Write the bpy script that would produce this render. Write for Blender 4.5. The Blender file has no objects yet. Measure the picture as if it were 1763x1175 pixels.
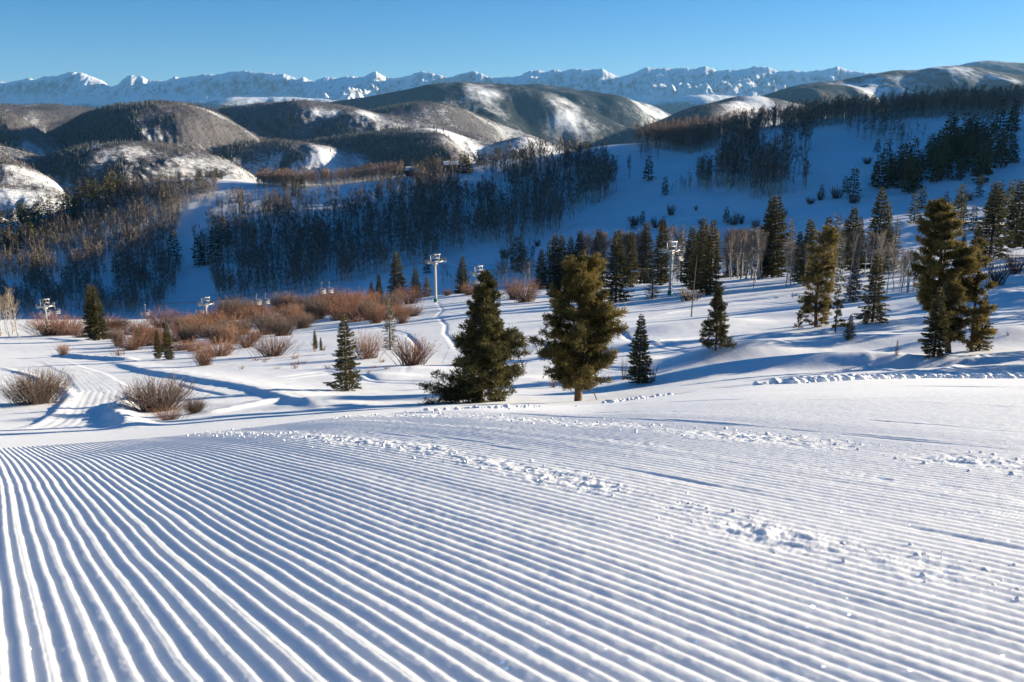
import bpy, math, random
import numpy as np
from mathutils import Vector
R = math.radians
sc = bpy.context.scene
COL = sc.collection
# ------------------------------------------------------------------ camera
F = 1600.0; TH = R(13.3); W0, H0 = 1763.0, 1175.0
cam = bpy.data.cameras.new('camera'); cam.lens = 36*F/W0; cam.sensor_width = 36
cam.clip_start = 0.05; cam.clip_end = 200000
camo = bpy.data.objects.new('camera', cam); COL.objects.link(camo)
camo.rotation_euler = (math.pi/2-TH, 0, 0); camo.location = (0, 0, 0)
sc.camera = camo
cam.dof.use_dof = True; cam.dof.focus_distance = 12.0; cam.dof.aperture_fstop = 11
# ------------------------------------------------------------------ sky + sun
SUN_AZ, SUN_EL = 66.0, 12.0          # azimuth to the right of the view axis (+y)
w = bpy.data.worlds.new('World'); sc.world = w; w.use_nodes = True
nt = w.node_tree; bg = nt.nodes['Background']
sky = nt.nodes.new('ShaderNodeTexSky'); sky.sky_type = 'NISHITA'; sky.sun_disc = False
sky.sun_elevation = R(SUN_EL); sky.sun_rotation = R(SUN_AZ)
sky.altitude = 3000; sky.air_density = 1.0; sky.dust_density = 2.0; sky.ozone_density = 4.0
hs = nt.nodes.new('ShaderNodeHueSaturation'); hs.inputs['Saturation'].default_value = 1.2
nt.links.new(sky.outputs[0], hs.inputs['Color']); nt.links.new(hs.outputs[0], bg.inputs[0]); bg.inputs[1].default_value = 0.054
ld = bpy.data.lights.new('sun', 'SUN'); ld.energy = 5.0; ld.angle = R(0.5); ld.color = (1, .865, .65)
lo = bpy.data.objects.new('sun', ld); COL.objects.link(lo)
sd = Vector((math.sin(R(SUN_AZ))*math.cos(R(SUN_EL)), math.cos(R(SUN_AZ))*math.cos(R(SUN_EL)), math.sin(R(SUN_EL))))
lo.rotation_euler = (-sd).to_track_quat('-Z', 'Y').to_euler()
sc.view_settings.view_transform = 'Standard'; sc.view_settings.look = 'None'
sc.view_settings.gamma = 1; sc.view_settings.exposure = 1.41
sc.render.engine = 'CYCLES'
cy = sc.cycles
cy.use_denoising = True; cy.max_bounces = 6; cy.diffuse_bounces = 3; cy.glossy_bounces = 1
cy.transmission_bounces = 2; cy.volume_bounces = 0; cy.transparent_max_bounces = 4
cy.use_adaptive_sampling = True; cy.adaptive_threshold = 0.02
# ------------------------------------------------------------------ noise
_rg = np.random.default_rng(5)
_P = _rg.permutation(4096).astype(np.int64); _A = _rg.random(4096)*2*np.pi
_GX, _GY = np.cos(_A), np.sin(_A)
def perlin(x, y, seed=0):
    xi = np.floor(x).astype(np.int64); yi = np.floor(y).astype(np.int64)
    xf = x-xi; yf = y-yi
    u = xf*xf*xf*(xf*(xf*6-15)+10); v = yf*yf*yf*(yf*(yf*6-15)+10)
    def g(a, b):
        h = _P[(_P[(xi+a+seed*131) & 4095]+yi+b) & 4095]
        return _GX[h]*(xf-a)+_GY[h]*(yf-b)
    n0 = g(0, 0)*(1-u)+g(1, 0)*u; n1 = g(0, 1)*(1-u)+g(1, 1)*u
    return (n0*(1-v)+n1*v)*1.5
def fbm(x, y, wl, octv=4, seed=0, gain=.5, ridged=False):
    t = 0; a = 1; s = 0
    for i in range(octv):
        n = perlin(x/wl+i*17.3, y/wl-i*9.1, seed+i)
        if ridged: n = 1-2*np.abs(n)
        t = t+a*n; s += a; a *= gain; wl /= 2.03
    return t/s
def sstep(a, b, x):
    t = np.clip((x-a)/(b-a), 0, 1); return t*t*(3-2*t)
# ------------------------------------------------------------------ terrain lines: the land read as crest and contour lines around the viewpoint
def ue(px, py):
    X = (np.asarray(px, float)-W0/2)/F; V = (H0/2-np.asarray(py, float))/F
    k = math.cos(TH)+V*math.sin(TH)
    return X/k, (-math.sin(TH)+V*math.cos(TH))/k
PXS = [0, 200, 400, 600, 800, 1000, 1200, 1400, 1600, 1763]
CREST_PX = [-300, 0, 150, 300, 450, 560, 700, 825, 1000, 1050, 1150, 1300, 1450, 1763, 2100]
CREST_PY = [775, 756, 748, 737, 722, 707, 698, 690, 692, 688, 675, 657, 648, 646, 642]
cu, ce = ue(CREST_PX, CREST_PY)
dcu, dce = ue([0, 450, 825, 1100, 1400, 1763], [700]*6); DCV = [6, 6, 6.5, 9, 15, 20]
def Dc(u): return np.interp(u, dcu, DCV)
H_CAM = 0.37
UE = np.linspace(-5, 5, 5001)
def smooth_table(a, b, sig, ext=False):
    a = np.asarray(a, float); b = np.asarray(b, float)
    t = np.interp(UE, a, b)
    if ext:      # run the end slopes on
        if a[0] > -.75: t = np.where(UE < a[0], b[0]+(UE-a[0])*max(.12, (b[1]-b[0])/(a[1]-a[0])), t)
        if a[-1] < .72: t = np.where(UE > a[-1], b[-1]+(UE-a[-1])*min(-.12, (b[-1]-b[-2])/(a[-1]-a[-2])), t)
    if sig > 0:
        n = int(4*sig/.002); k = np.exp(-.5*((np.arange(-n, n+1)*.002)/sig)**2); k /= k.sum()
        t = np.convolve(np.pad(t, n, mode='edge'), k, mode='valid')
    return t
def look(tab, u):
    fu = np.clip((u+5)*500, 0, 4999.999); iu = fu.astype(int); fr = fu-iu
    return tab[iu]*(1-fr)+tab[iu+1]*fr
S0T = smooth_table([-.6, -.4, -.2, .1, .6], [.305, .285, .26, .24, .225], .06)
SCT = smooth_table(cu, -ce, .02)
def e_near(u, D):
    s0 = look(S0T, u); scr = look(SCT, u)
    wd = .022; q = (s0+H_CAM/D-scr-.02)/wd
    s = scr+wd*np.where(q > 30, q, np.log1p(np.exp(np.minimum(q, 30))))+.03/D-.03/Dc(u)
    return -s
B = [(42, [735, 728, 714, 703, 694, 693, 667, 652, 645, 641]),
     (60, [684, 680, 672, 668, 665, 668, 640, 625, 618, 606]),
     (80, [655, 650, 640, 632, 628, 622, 600, 590, 580, 562]),
     (110, [625, 620, 610, 598, 585, 575, 560, 550, 535, 520]),
     (150, [600, 595, 585, 570, 552, 545, 530, 515, 495, 470]),
     (200, [578, 575, 565, 548, 525, 515, 500, 485, 465, 445]),
     (245, [563, 562, 555, 536, 511, 502, 488, 472, 452, 427]),
     (285, [551, 551, 547, 528, 505, 496, 483, 466, 447, 422]),
     (330, [575, 572, 565, 545, 520, 508, 495, 478, 455, 425]),
     (380, [590, 585, 570, 545, 515, 495, 472, 450, 428, 408]),
     (430, [552, 548, 532, 505, 480, 455, 430, 410, 388, 370]),
     (500, [505, 500, 480, 455, 430, 405, 380, 360, 335, 315]),
     (580, [455, 445, 425, 405, 380, 350, 325, 300, 275, 260]),
     (670, [415, 385, 362, 357, 332, 305, 280, 260, 235, 215])]
LU, LE, LD = [], [], []
def addline(D, px, py):
    a, b = ue(px, py); LU.append(a); LE.append(b); LD.append(D)
for D, py in B: addline(D, PXS, py)
CP = [0, 50, 110, 160, 200, 250, 300, 380, 450, 550, 620, 700, 780, 860, 960, 1040, 1100, 1200, 1300, 1400, 1500, 1600, 1763]
CQ = [385, 378, 360, 345, 330, 316, 308, 306, 316, 318, 311, 300, 286, 276, 266, 250, 247, 238, 222, 206, 198, 188, 172]
addline(770, CP, CQ)
addline(900, CP, [q+18 for q in CQ])
def line_e(k): return smooth_table(LU[k], LE[k], .045 if LD[k] < 700 else .010)
LINES_E = [line_e(k) for k in range(len(LD))]
LINES_D = list(LD)
LINES_E.append(np.full_like(UE, -350/1500.)); LINES_D.append(1500.)
LINES_E.append(np.full_like(UE, -420/2600.)); LINES_D.append(2600.)
LINES_E.append(np.full_like(UE, -450/40000.)); LINES_D.append(40000.)
LE_ = np.array(LINES_E); LL_ = np.log(np.array(LINES_D))
def far_e(u, D):
    """e = height / distance, monotone cubic in log distance between the lines"""
    dc = Dc(u); e0 = e_near(u, dc); e00 = e0-.012; lc = np.log(dc)
    N = len(LL_)+2
    fu = np.clip((u+5)*500, 0, 4999.999); iu = fu.astype(int); fr = fu-iu
    x = np.log(D)
    xs = lambda k: lc if k == 0 else (lc+.14 if k == 1 else LL_[k-2]+np.zeros_like(lc))
    def ev(k):
        if k == 0: return e0
        if k == 1: return e00
        return LE_[k-2][iu]*(1-fr)+LE_[k-2][iu+1]*fr
    kk = np.searchsorted(LL_, x)+1            # interval [kk, kk+1] in the full list
    kk = np.where((kk == 1) & (x < lc+.14), 0, kk); kk = np.clip(kk, 0, N-2)
    out = np.zeros_like(x)
    for k in np.unique(kk):
        m = kk == k
        def sub(a): return a[m]
        X = [sub(xs(j)) if 0 <= j < N else None for j in (k-1, k, k+1, k+2)]
        E = [sub(ev(j)) if 0 <= j < N else None for j in (k-1, k, k+1, k+2)]
        h1 = X[2]-X[1]; d1 = (E[2]-E[1])/h1
        def slope(xa, ea, xb, eb, xc, ec):
            ha = xb-xa; hb = xc-xb; da = (eb-ea)/ha; db = (ec-eb)/hb
            w1 = 2*hb+ha; w2 = hb+2*ha
            with np.errstate(all='ignore'):
                r = (w1+w2)/(w1/da+w2/db)
            return np.where(da*db > 0, r, 0)
        s1 = slope(X[0], E[0], X[1], E[1], X[2], E[2]) if X[0] is not None else d1*0
        s2 = slope(X[1], E[1], X[2], E[2], X[3], E[3]) if X[3] is not None else d1
        t = np.clip((x[m]-X[1])/h1, 0, 1)
        out[m] = (2*t**3-3*t**2+1)*E[1]+(t**3-2*t**2+t)*h1*s1+(-2*t**3+3*t**2)*E[2]+(t**3-t**2)*h1*s2
    return out
# far ridges: (distance, front slope, rounding, points)
HILLS = [
 (1900, .16, 150, [(-400, 270), (0, 316), (60, 330), (110, 345), (170, 375), (300, 420)]),
 (2300, .20, 200, [(-400, 215), (0, 267), (58, 288), (102, 306), (122, 330), (170, 365), (300, 420)]),
 (2800, .20, 200, [(-400, 215), (0, 247), (44, 253), (85, 272), (136, 292), (185, 322), (260, 370)]),
 (3500, .18, 250, [(-400, 170), (0, 186), (20, 192), (48, 208), (70, 226), (110, 260), (200, 330)]),
 (2700, .20, 250, [(-200, 300), (-50, 296), (40, 282), (90, 268), (170, 244), (238, 238), (289, 245), (340, 260), (391, 270), (440, 300), (500, 350)]),
 (3700, .16, 350, [(-200, 266), (-60, 262), (20, 252), (82, 236), (163, 192), (245, 176), (340, 177), (385, 192), (408, 214), (443, 226), (477, 262), (540, 310), (620, 360)]),
 (3300, .18, 250, [(230, 268), (340, 256), (450, 245), (520, 240), (575, 248), (604, 257), (635, 290), (700, 350)]),
 (4600, .15, 350, [(250, 212), (330, 196), (388, 184), (510, 172), (600, 180), (660, 194), (735, 206), (800, 222), (860, 245), (950, 300)]),
 (3900, .17, 250, [(480, 246), (600, 234), (690, 222), (750, 214), (790, 228), (846, 250), (900, 226), (947, 247), (1010, 262), (1100, 300)]),
 (5600, .15, 300, [(520, 212), (640, 192), (700, 178), (743, 178), (818, 195), (880, 222), (945, 244), (1020, 275)]),
 (5200, .13, 450, [(-400, 175), (0, 181), (100, 181), (165, 187), (300, 215), (400, 250)]),
 (8000, .13, 500, [(420, 190), (540, 178), (620, 167), (690, 155), (770, 141), (872, 146), (965, 161), (1005, 182), (1057, 206), (1110, 232), (1180, 260)]),
 (10500, .12, 500, [(700, 170), (800, 158), (914, 141), (989, 155), (1057, 165), (1111, 176), (1152, 193), (1230, 230), (1300, 260)]),
 (6200, .14, 400, [(900, 300), (1040, 246), (1105, 218), (1163, 193), (1231, 174), (1275, 162), (1326, 166), (1374, 178), (1450, 200), (1600, 240)]),
 (9000, .12, 500, [(1150, 250), (1275, 180), (1326, 159), (1374, 148), (1452, 141), (1503, 127), (1544, 120), (1585, 122), (1646, 111), (1708, 122), (1763, 131), (2100, 120)]),
 (15000, .14, 400, [(1560, 150), (1620, 124), (1657, 107), (1684, 104), (1725, 110), (1763, 109), (2100, 100)]),
 (17500, .16, 500, [(230, 196), (320, 176), (420, 166), (540, 168), (640, 182), (740, 198)]),
 (17500, .16, 500, [(1000, 215), (1120, 180), (1180, 165), (1230, 162), (1310, 170), (1400, 200)])]
GORE = [(-400,130),(-200,138),(0,141),(15,142),(28,140),(48,136),(61,137),(77,131),(99,131),(122,124),(138,125),(158,132),(179,142),(190,151),(202,148),(217,133),(225,129),(235,132),(245,131),(255,138),(286,140),(301,133),(311,136),(332,131),(352,126),(368,129),(398,125),(416,123),(450,126),(477,127),(487,127),(511,138),(521,133),(541,141),(558,133),(580,136),(597,131),(624,133),(648,124),(665,133),(692,134),(726,123),(743,126),(771,134),(791,129),(815,123),(832,129),(859,136),(873,133),(893,131),(914,121),(941,124),(954,120),(971,123),(989,120),(1036,119),(1067,133),(1091,127),(1111,117),(1152,119),(1183,116),(1197,119),(1214,114),(1238,122),(1275,121),(1299,113),(1323,116),(1340,124),(1401,122),(1432,119),(1442,114),(1463,121),(1503,127),(1600,128),(1763,128),(2100,120)]
gu, ge = ue([p[0] for p in GORE], [p[1] for p in GORE])
HC = []
for D, m, r, pts in HILLS:
    a, b = ue([p[0] for p in pts], [p[1] for p in pts]); HC.append((D, m, r, smooth_table(a, b, .015, True)))
def far_hills(u, D):
    x, y = u*D, D
    n1 = fbm(x, y, 1400, 3, 11); n2 = fbm(x*1.0, y*.5, 520, 4, 23); n3 = fbm(x, y*.6, 230, 3, 31)
    z = np.full_like(D, -600.)
    for i, (Dk, m, r, tab) in enumerate(HC):
        sc_ = Dk/4000.
        dd = D-Dk-(fbm(x, y*.6, 780*sc_, 3, 40+i)*900*sc_)*np.minimum(1, np.abs(D-Dk)/(420*sc_))
        eu = look(tab, u)
        mk = m*(1.5 if Dk < 5000 else 2.8); rk = r*.9
        eu = eu+.0011*fbm(x, np.zeros_like(y), 420*sc_, 3, 820+i)
        zk = eu*Dk + 1*sc_**.6 - np.where(dd < 0, mk, mk*.6)*(np.sqrt(dd*dd+rk*rk)-rk)
        zk = zk - (.10+.90*sstep(0, r*2.2, np.abs(dd)))*((80 if Dk < 5000 else 50)*sc_**.6*(1-fbm(x+.35*y, y*.6, 560*sc_, 5, 60+i, gain=.55, ridged=True)) )
        k = 95.*sc_
        h = np.clip(.5+.5*(zk-z)/k, 0, 1)
        z = z*(1-h)+zk*h+k*h*(1-h)*.35
    z = z+n2*14*np.clip(D/4000, .4, 1.6)+n3*6*np.clip(D/4000, .3, 1.5)
    # the high snow range
    Dk = 21000.; eu = np.interp(u, gu, ge)
    eu = eu+.0034*fbm(x, np.zeros_like(y), 700, 6, 88, gain=.68)+.0007*fbm(x, np.zeros_like(y), 300, 3, 89, ridged=True)-.0003
    dd = D-Dk; fall = np.abs(dd)
    dd = dd-1500*fbm(x, y, 2300, 3, 90)*np.minimum(1, fall/1300); fall = np.abs(dd)
    rg = fbm(x+.45*y, y*.8, 2000, 6, 91, gain=.55, ridged=True)
    rg2 = fbm(x-.6*y, y*.6, 620, 4, 97, gain=.6, ridged=True)
    zk = eu*Dk-.34*fall-sstep(0, 1000, fall)*(1-rg)*620-sstep(0, 350, fall)*(1-rg2)*210
    return np.maximum(z, zk)
# local features on the meadow (metres, in plan)
FEATS = []
def seg_dist(x, y, P):
    best = np.full_like(x, 1e9); sg = np.zeros_like(x); tt = np.zeros_like(x)
    for i in range(len(P)-1):
        ax, ay = P[i]; bx, by = P[i+1]; dx, dy = bx-ax, by-ay; L2 = dx*dx+dy*dy
        t = np.clip(((x-ax)*dx+(y-ay)*dy)/L2, 0, 1)
        d = np.hypot(x-ax-t*dx, y-ay-t*dy)
        c = dx*(y-ay)-dy*(x-ax)
        m = d < best; best = np.where(m, d, best); sg = np.where(m, np.sign(c), sg); tt = np.where(m, i+t, tt)
    return best, sg, tt/(len(P)-1)
def feat(x, y):
    z = 0.10*fbm(x, y, 9, 4, 3)+.32*fbm(x, y*1.0, 30, 2, 7)*sstep(35, 80, y)+.018*fbm(x, y, 1.4, 3, 5)
    z = z*sstep(20, 40, y)
    for F_ in FEATS:
        k = F_[0]
        if k == 'bump':
            _, cx, cy_, ax, ay, rot, h = F_
            c, s = math.cos(rot), math.sin(rot)
            X = ((x-cx)*c+(y-cy_)*s)/ax; Y = (-(x-cx)*s+(y-cy_)*c)/ay
            Y = np.where(Y < 0, Y*1.6, Y*.7)
            z = z+h*np.exp(-(X*X+Y*Y))
        else:
            _, P, wl, wr, h, rag = F_
            x0 = min(p[0] for p in P)-14; x1 = max(p[0] for p in P)+14
            y0 = min(p[1] for p in P)-14; y1 = max(p[1] for p in P)+14
            m = (x > x0) & (x < x1) & (y > y0) & (y < y1)
            if not m.any(): continue
            xx, yy = x[m], y[m]
            d, sg, t = seg_dist(xx, yy, P)
            endf = np.minimum(1, np.minimum(t, 1-t)*8+.15*(1-rag))
            wd = np.where(sg > 0, wl, wr)
            hh = h*(1+rag*fbm(xx, yy, .9, 3, 15))
            z[m] += hh*np.exp(-(d/wd)**2)*endf
    return z
A_RIB = -.6; PITCH = .033
def ribs(x, y, u, D):
    c = x-A_RIB*y
    c = c+.0055*fbm(x, y, .55, 2, 200)+.0022*fbm(x, y, .16, 2, 201)+.035*fbm(x, y, 4.0, 1, 203)
    ph = c/PITCH
    p = ph-np.floor(ph); k = .70      # long shaded back, short lit face
    up_ = 1-(1-np.clip(p/k, 0, 1))**1.9; dn = .5+.5*np.cos(np.pi*np.clip((p-k)/(1-k), 0, 1))
    prof = np.where(p < k, up_, dn); sb_ = sstep(2.0, 3.4, D)
    prof = prof*(1-sb_)+sb_*(.5-.5*np.cos(2*np.pi*p))*.9
    lo_ = np.floor(ph+.5)
    cc0 = x-A_RIB*y
    vary = .88+.3*(np.modf(np.abs(np.sin(lo_*12.9898)*43758.5))[0]-.5)
    amp = .0049*vary*(1-.22*sstep(.3, 1.1, cc0)-.10*sstep(1.2, 2.2, cc0))
    cc = x-A_RIB*y+.10*fbm(x, y, 1.2, 3, 210)
    band = np.exp(-((cc-1.42-.02*D)/.085)**2)*1.0+np.exp(-((cc-2.62)/.15)**2)*.95+np.exp(-((cc-2.15)/.04)**2)*.4
    band = band*np.clip(.70+1.5*fbm(x, y, .45, 3, 220), 0, 1.2)
    # the next cat pass, further right, is smoother
    smooth = sstep(3.05, 3.5, cc)
    amp = amp*(1+.25*sstep(1.3, 2.4, cc0))*(1-.45*smooth)*(1-.65*np.clip(band, 0, 1))*(1-sstep(5.0+1.2*np.clip(u*-3, 0, 1), 6.5+1.2*np.clip(u*-3, 0, 1), D))
    rough = (fbm(x, y, .05, 4, 230, gain=.68)*.9+.5*np.abs(fbm(x, y, .13, 2, 240)))*.0105
    z = prof*amp-.004*smooth
    z = z+np.clip(band, 0, 1)*rough*(1+.09*D)
    # grooves left by the tiller edge
    for c0, dp, wd in ((1.72, .003, .02), (2.93, .006, .03), (3.45, .003, .02), (4.6, .004, .03), (7.5, .006, .03)):
        q = (cc-c0)/wd; dp = dp*np.clip(.4+1.8*fbm(x, y, .8, 3, 270+int(c0)), 0, 1); z = z-dp*np.exp(-q*q)+dp*.5*np.exp(-((cc-c0-wd*1.8)/wd)**2)
    z = z+.0006*fbm(x, y, .013, 2, 252)*(1-sstep(2, 4, D))*prof+.0009*fbm(x, y, .03, 2, 253)*prof
    z = z+.0007*fbm(x, y, .05, 3, 250)*(1+smooth)+.03*fbm(x, y, 1.6, 2, 260)*sstep(1, 4, D)*.35
    return z
def caster(x, y):
    # unseen mountain shoulder added off to the right, shaped to keep the far slope shaded
    c = y-.445*x
    prof = sstep(0, 300, x-.60*y-10)*(.7+.3*sstep(900, 1300, x))
    win = (.25*sstep(225, 290, c)+.75*sstep(355, 500, c))*(1-sstep(790, 950, c))
    return 375*prof*win
def T(u, D, detail=True):
    u = np.asarray(u, float); D = np.asarray(D, float)
    shp = u.shape; u = u.ravel(); D = D.ravel()
    dc = Dc(u)
    e = np.where(D <= dc, e_near(u, np.minimum(D, dc)), 0)
    m = D > dc
    if m.any(): e[m] = far_e(u[m], D[m])
    z = e*D
    x, y = u*D, D
    m = (D > 350) & (D < 6000)
    if m.any():
        z[m] += caster(x[m], y[m])
    m = (D > 330) & (D < 1400)
    if m.any():
        k = sstep(330, 420, D[m])
        z[m] += k*(5.0*fbm(x[m], y[m], 110, 3, 301)+1.1*fbm(x[m], y[m], 22, 2, 305))*(1-.75*sstep(690, 760, D[m])*(1-sstep(780, 900, D[m])))
    m = D > 1000
    if m.any():
        zf = far_hills(u[m], D[m])
        z[m] = np.maximum(z[m], zf)
    m = (D > 20) & (D < 345)
    if m.any() and detail:
        z[m] += feat(x[m], y[m])*(1-sstep(300, 345, D[m]))
    if detail:
        m = D < 40
        if m.any():
            z[m] += ribs(x[m], y[m], u[m], D[m])*(1-sstep(1.0, 1.3, D[m]/Dc(u[m])))
    return z.reshape(shp)
def hit(px, py, lo=20, hi=335):
    """where the line of sight through a picture point meets the land"""
    u, e = ue(px, py); Ds = np.exp(np.linspace(math.log(lo), math.log(hi), 500))
    z = T(np.full_like(Ds, float(u)), Ds)
    k = np.nonzero(z/Ds >= e)[0]
    if len(k) == 0: D = hi*.97
    else: D = Ds[max(k[0], 1)]
    return float(u*D), float(D), float(T(np.array([float(u)]), np.array([D]))[0])
def ground(x, y): return float(T(np.array([x/y]), np.array([float(y)]))[0])
def plan(pts): return [hit(a, b)[:2] for a, b in pts]
# berms, tracks, drifts of the meadow
_f = []
_f.append(('line', plan([(188, 622), (260, 642), (340, 655), (420, 668), (500, 690), (560, 705)]), 2.6, .6, .27, .15))
_f.append(('line', plan([(95, 612), (150, 618), (190, 620), (235, 624)]), 1.6, .8, .45, .3))
_f.append(('line', plan([(0, 632), (60, 650), (110, 672), (122, 685), (100, 712), (40, 740)]), .5, .35, .16, .5))
_f.append(('line', plan([(235, 690), (205, 702), (205, 722), (232, 738)]), .8, .6, .38, .3))
_f.append(('line', plan([(0, 585), (90, 584), (150, 590)]), 1.2, .9, .3, .3))
_f.append(('line', plan([(300, 660), (340, 672), (390, 682)]), .25, .2, -.12, 0))
_f.append(('line', plan([(350, 715), (420, 702), (480, 690)]), 1.0, .5, .16, .3))
for k in range(9):      # faint groomer lines curving down the cat road
    o = (k-4)*11
    _f.append(('line', plan([(90+o*.5, 622), (150+o*.7, 645), (185+o, 675), (175+o*1.2, 705), (140+o*1.6, 740)]), .22, .22, .05, .2))
_f.append(('line', plan([(755, 545), (768, 560), (766, 575), (790, 605)]), .3, .3, -.10, 0))
_f.append(('line', plan([(752, 520), (762, 535), (750, 548)]), .3, .3, -.09, 0))
_f.append(('line', plan([(1050, 610), (1160, 588), (1200, 582), (1330, 570)]), .5, .5, .18, .1))
for a_ in ([(1030, 560), (1100, 590), (1180, 600), (1330, 590), (1500, 575)], [(900, 585), (960, 610), (1040, 632), (1110, 640)], [(1300, 520), (1420, 530), (1560, 520), (1763, 480)], [(640, 560), (700, 575), (720, 600), (690, 640)], [(480, 650), (560, 640), (650, 655), (740, 660)]):
    _f.append(('line', plan(a_), .28, .25, -.09, .2)); _f.append(('line', plan([(p_[0]+6, p_[1]+5) for p_ in a_]), .28, .25, -.08, .2))
_f.append(('line', plan([(1120, 545), (1230, 528), (1400, 505)]), .5, .5, .2, .2))
_f.append(('line', plan([(1480, 625), (1540, 640), (1600, 642), (1680, 620), (1763, 605)]), .35, .3, .1, .9))
FEATS_TMP = _f
def bump(px, py, ax, ay, rot, h):
    x, y, z = hit(px, py); _f.append(('bump', x, y, ax, ay, rot, h))
bump(1275, 618, 5.5, 3.2, .3, 1.35); bump(1440, 600, 7, 4, .1, 1.0); bump(1600, 628, 6, 2.6, .25, -.45)
bump(1490, 628, 8, 2.5, -.1, 1.0); bump(1740, 588, 7, 4, .2, 1.15); bump(1190, 612, 2.5, 3, .2, -.5)
bump(1330, 585, 4, 3, .3, .6); bump(1200, 650, 6, 2.5, .2, .5); bump(700, 640, 3.5, 2.4, .1, .4)
bump(655, 650, 2.4, 2.0, .1, .35); bump(560, 700, 2.5, 2.0, 0, .22); bump(740, 690, 5, 1.6, .1, .35)
bump(880, 660, 5, 3, .1, .5); bump(330, 700, 3.6, 1.6, 0, .14); bump(1320, 470, 16, 8, .1, .8)
bump(1080, 600, 5, 3, .2, .5); bump(1150, 570, 7, 4, .3, .7); bump(1000, 560, 8, 5, .1, .6); bump(1380, 545, 8, 4, .2, .7); bump(1250, 560, 5, 3, .3, .6); bump(950, 600, 6, 3, .1, .5); bump(1480, 585, 4, 2.5, .3, .5); bump(1690, 520, 12, 7, .2, 1.4); bump(1560, 560, 9, 5, .2, .7); bump(770, 512, 14, 8, 0, .7)
FEATS.extend(_f)
# ------------------------------------------------------------------ materials
def mat(name):
    m = bpy.data.materials.new(name); m.use_nodes = True
    return m, m.node_tree, m.node_tree.nodes['Principled BSDF']
def N(t, ty, **kw):
    n = t.nodes.new(ty)
    for k, v in kw.items(): setattr(n, k, v)
    return n
def snow_mat(name, scale, strength, dist, col=(.88, .89, .91), sparkle=False):
    m, t, b = mat(name)
    b.inputs['Roughness'].default_value = .62; b.inputs['Specular IOR Level'].default_value = .25
    tc = N(t, 'ShaderNodeNewGeometry')
    n = N(t, 'ShaderNodeTexNoise'); n.inputs['Scale'].default_value = scale; n.inputs['Detail'].default_value = 6
    n.inputs['Roughness'].default_value = .65
    t.links.new(tc.outputs['Position'], n.inputs['Vector'])
    bp = N(t, 'ShaderNodeBump'); bp.inputs['Strength'].default_value = strength; bp.inputs['Distance'].default_value = dist
    t.links.new(n.outputs['Fac'], bp.inputs['Height'])
    t.links.new(bp.outputs[0], b.inputs['Normal'])
    n2 = N(t, 'ShaderNodeTexNoise'); n2.inputs['Scale'].default_value = scale*.07; n2.inputs['Detail'].default_value = 4
    t.links.new(tc.outputs['Position'], n2.inputs['Vector'])
    cr = N(t, 'ShaderNodeValToRGB'); cr.color_ramp.elements[0].position = .3; cr.color_ramp.elements[1].position = .7
    cr.color_ramp.elements[0].color = (col[0]*.955, col[1]*.96, col[2]*.97, 1); cr.color_ramp.elements[1].color = (*col, 1)
    t.links.new(n2.outputs['Fac'], cr.inputs[0]); t.links.new(cr.outputs[0], b.inputs['Base Color'])
    if sparkle:   # ice crystals: tiny mirror facets with random tilt
        v = N(t, 'ShaderNodeTexVoronoi'); v.inputs['Scale'].default_value = 170
        t.links.new(tc.outputs['Position'], v.inputs['Vector'])
        sp = N(t, 'ShaderNodeSeparateColor'); t.links.new(v.outputs['Color'], sp.inputs[0])
        g = N(t, 'ShaderNodeMath', operation='GREATER_THAN'); g.inputs[1].default_value = .982
        t.links.new(sp.outputs[0], g.inputs[0])
        l = N(t, 'ShaderNodeMath', operation='LESS_THAN'); l.inputs[1].default_value = .38
        t.links.new(v.outputs['Distance'], l.inputs[0])
        mm = N(t, 'ShaderNodeMath', operation='MULTIPLY'); t.links.new(g.outputs[0], mm.inputs[0]); t.links.new(l.outputs[0], mm.inputs[1])
        vm = N(t, 'ShaderNodeVectorMath', operation='SUBTRACT'); vm.inputs[1].default_value = (.5, .5, .5)
        t.links.new(v.outputs['Color'], vm.inputs[0])
        va = N(t, 'ShaderNodeVectorMath', operation='MULTIPLY_ADD'); va.inputs[1].default_value = (1.6, 1.6, .4)
        t.links.new(vm.outputs[0], va.inputs[0]); t.links.new(tc.outputs['Normal'], va.inputs[2])
        nn = N(t, 'ShaderNodeVectorMath', operation='NORMALIZE'); t.links.new(va.outputs[0], nn.inputs[0])
        gl = N(t, 'ShaderNodeBsdfGlossy'); gl.inputs['Roughness'].default_value = .12; t.links.new(mm.outputs[0], gl.inputs['Color'])
        t.links.new(nn.outputs[0], gl.inputs['Normal'])
        mx = N(t, 'ShaderNodeAddShader')
        t.links.new(b.outputs[0], mx.inputs[0]); t.links.new(gl.outputs[0], mx.inputs[1])
        t.links.new(mx.outputs[0], t.nodes['Material Output'].inputs['Surface'])
    return m
M_near = snow_mat('groomed_snow', 220, .35, .003, sparkle=True)
_b = M_near.node_tree.nodes['Principled BSDF']; _b.inputs['Subsurface Weight'].default_value = .8; _b.inputs['Subsurface Radius'].default_value = (1, .95, .9); _b.inputs['Subsurface Scale'].default_value = .022
M_mid = snow_mat('powder_snow', 5, .25, .08)
M_hill = snow_mat('hill_snow', 1.2, .2, .3)
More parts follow.
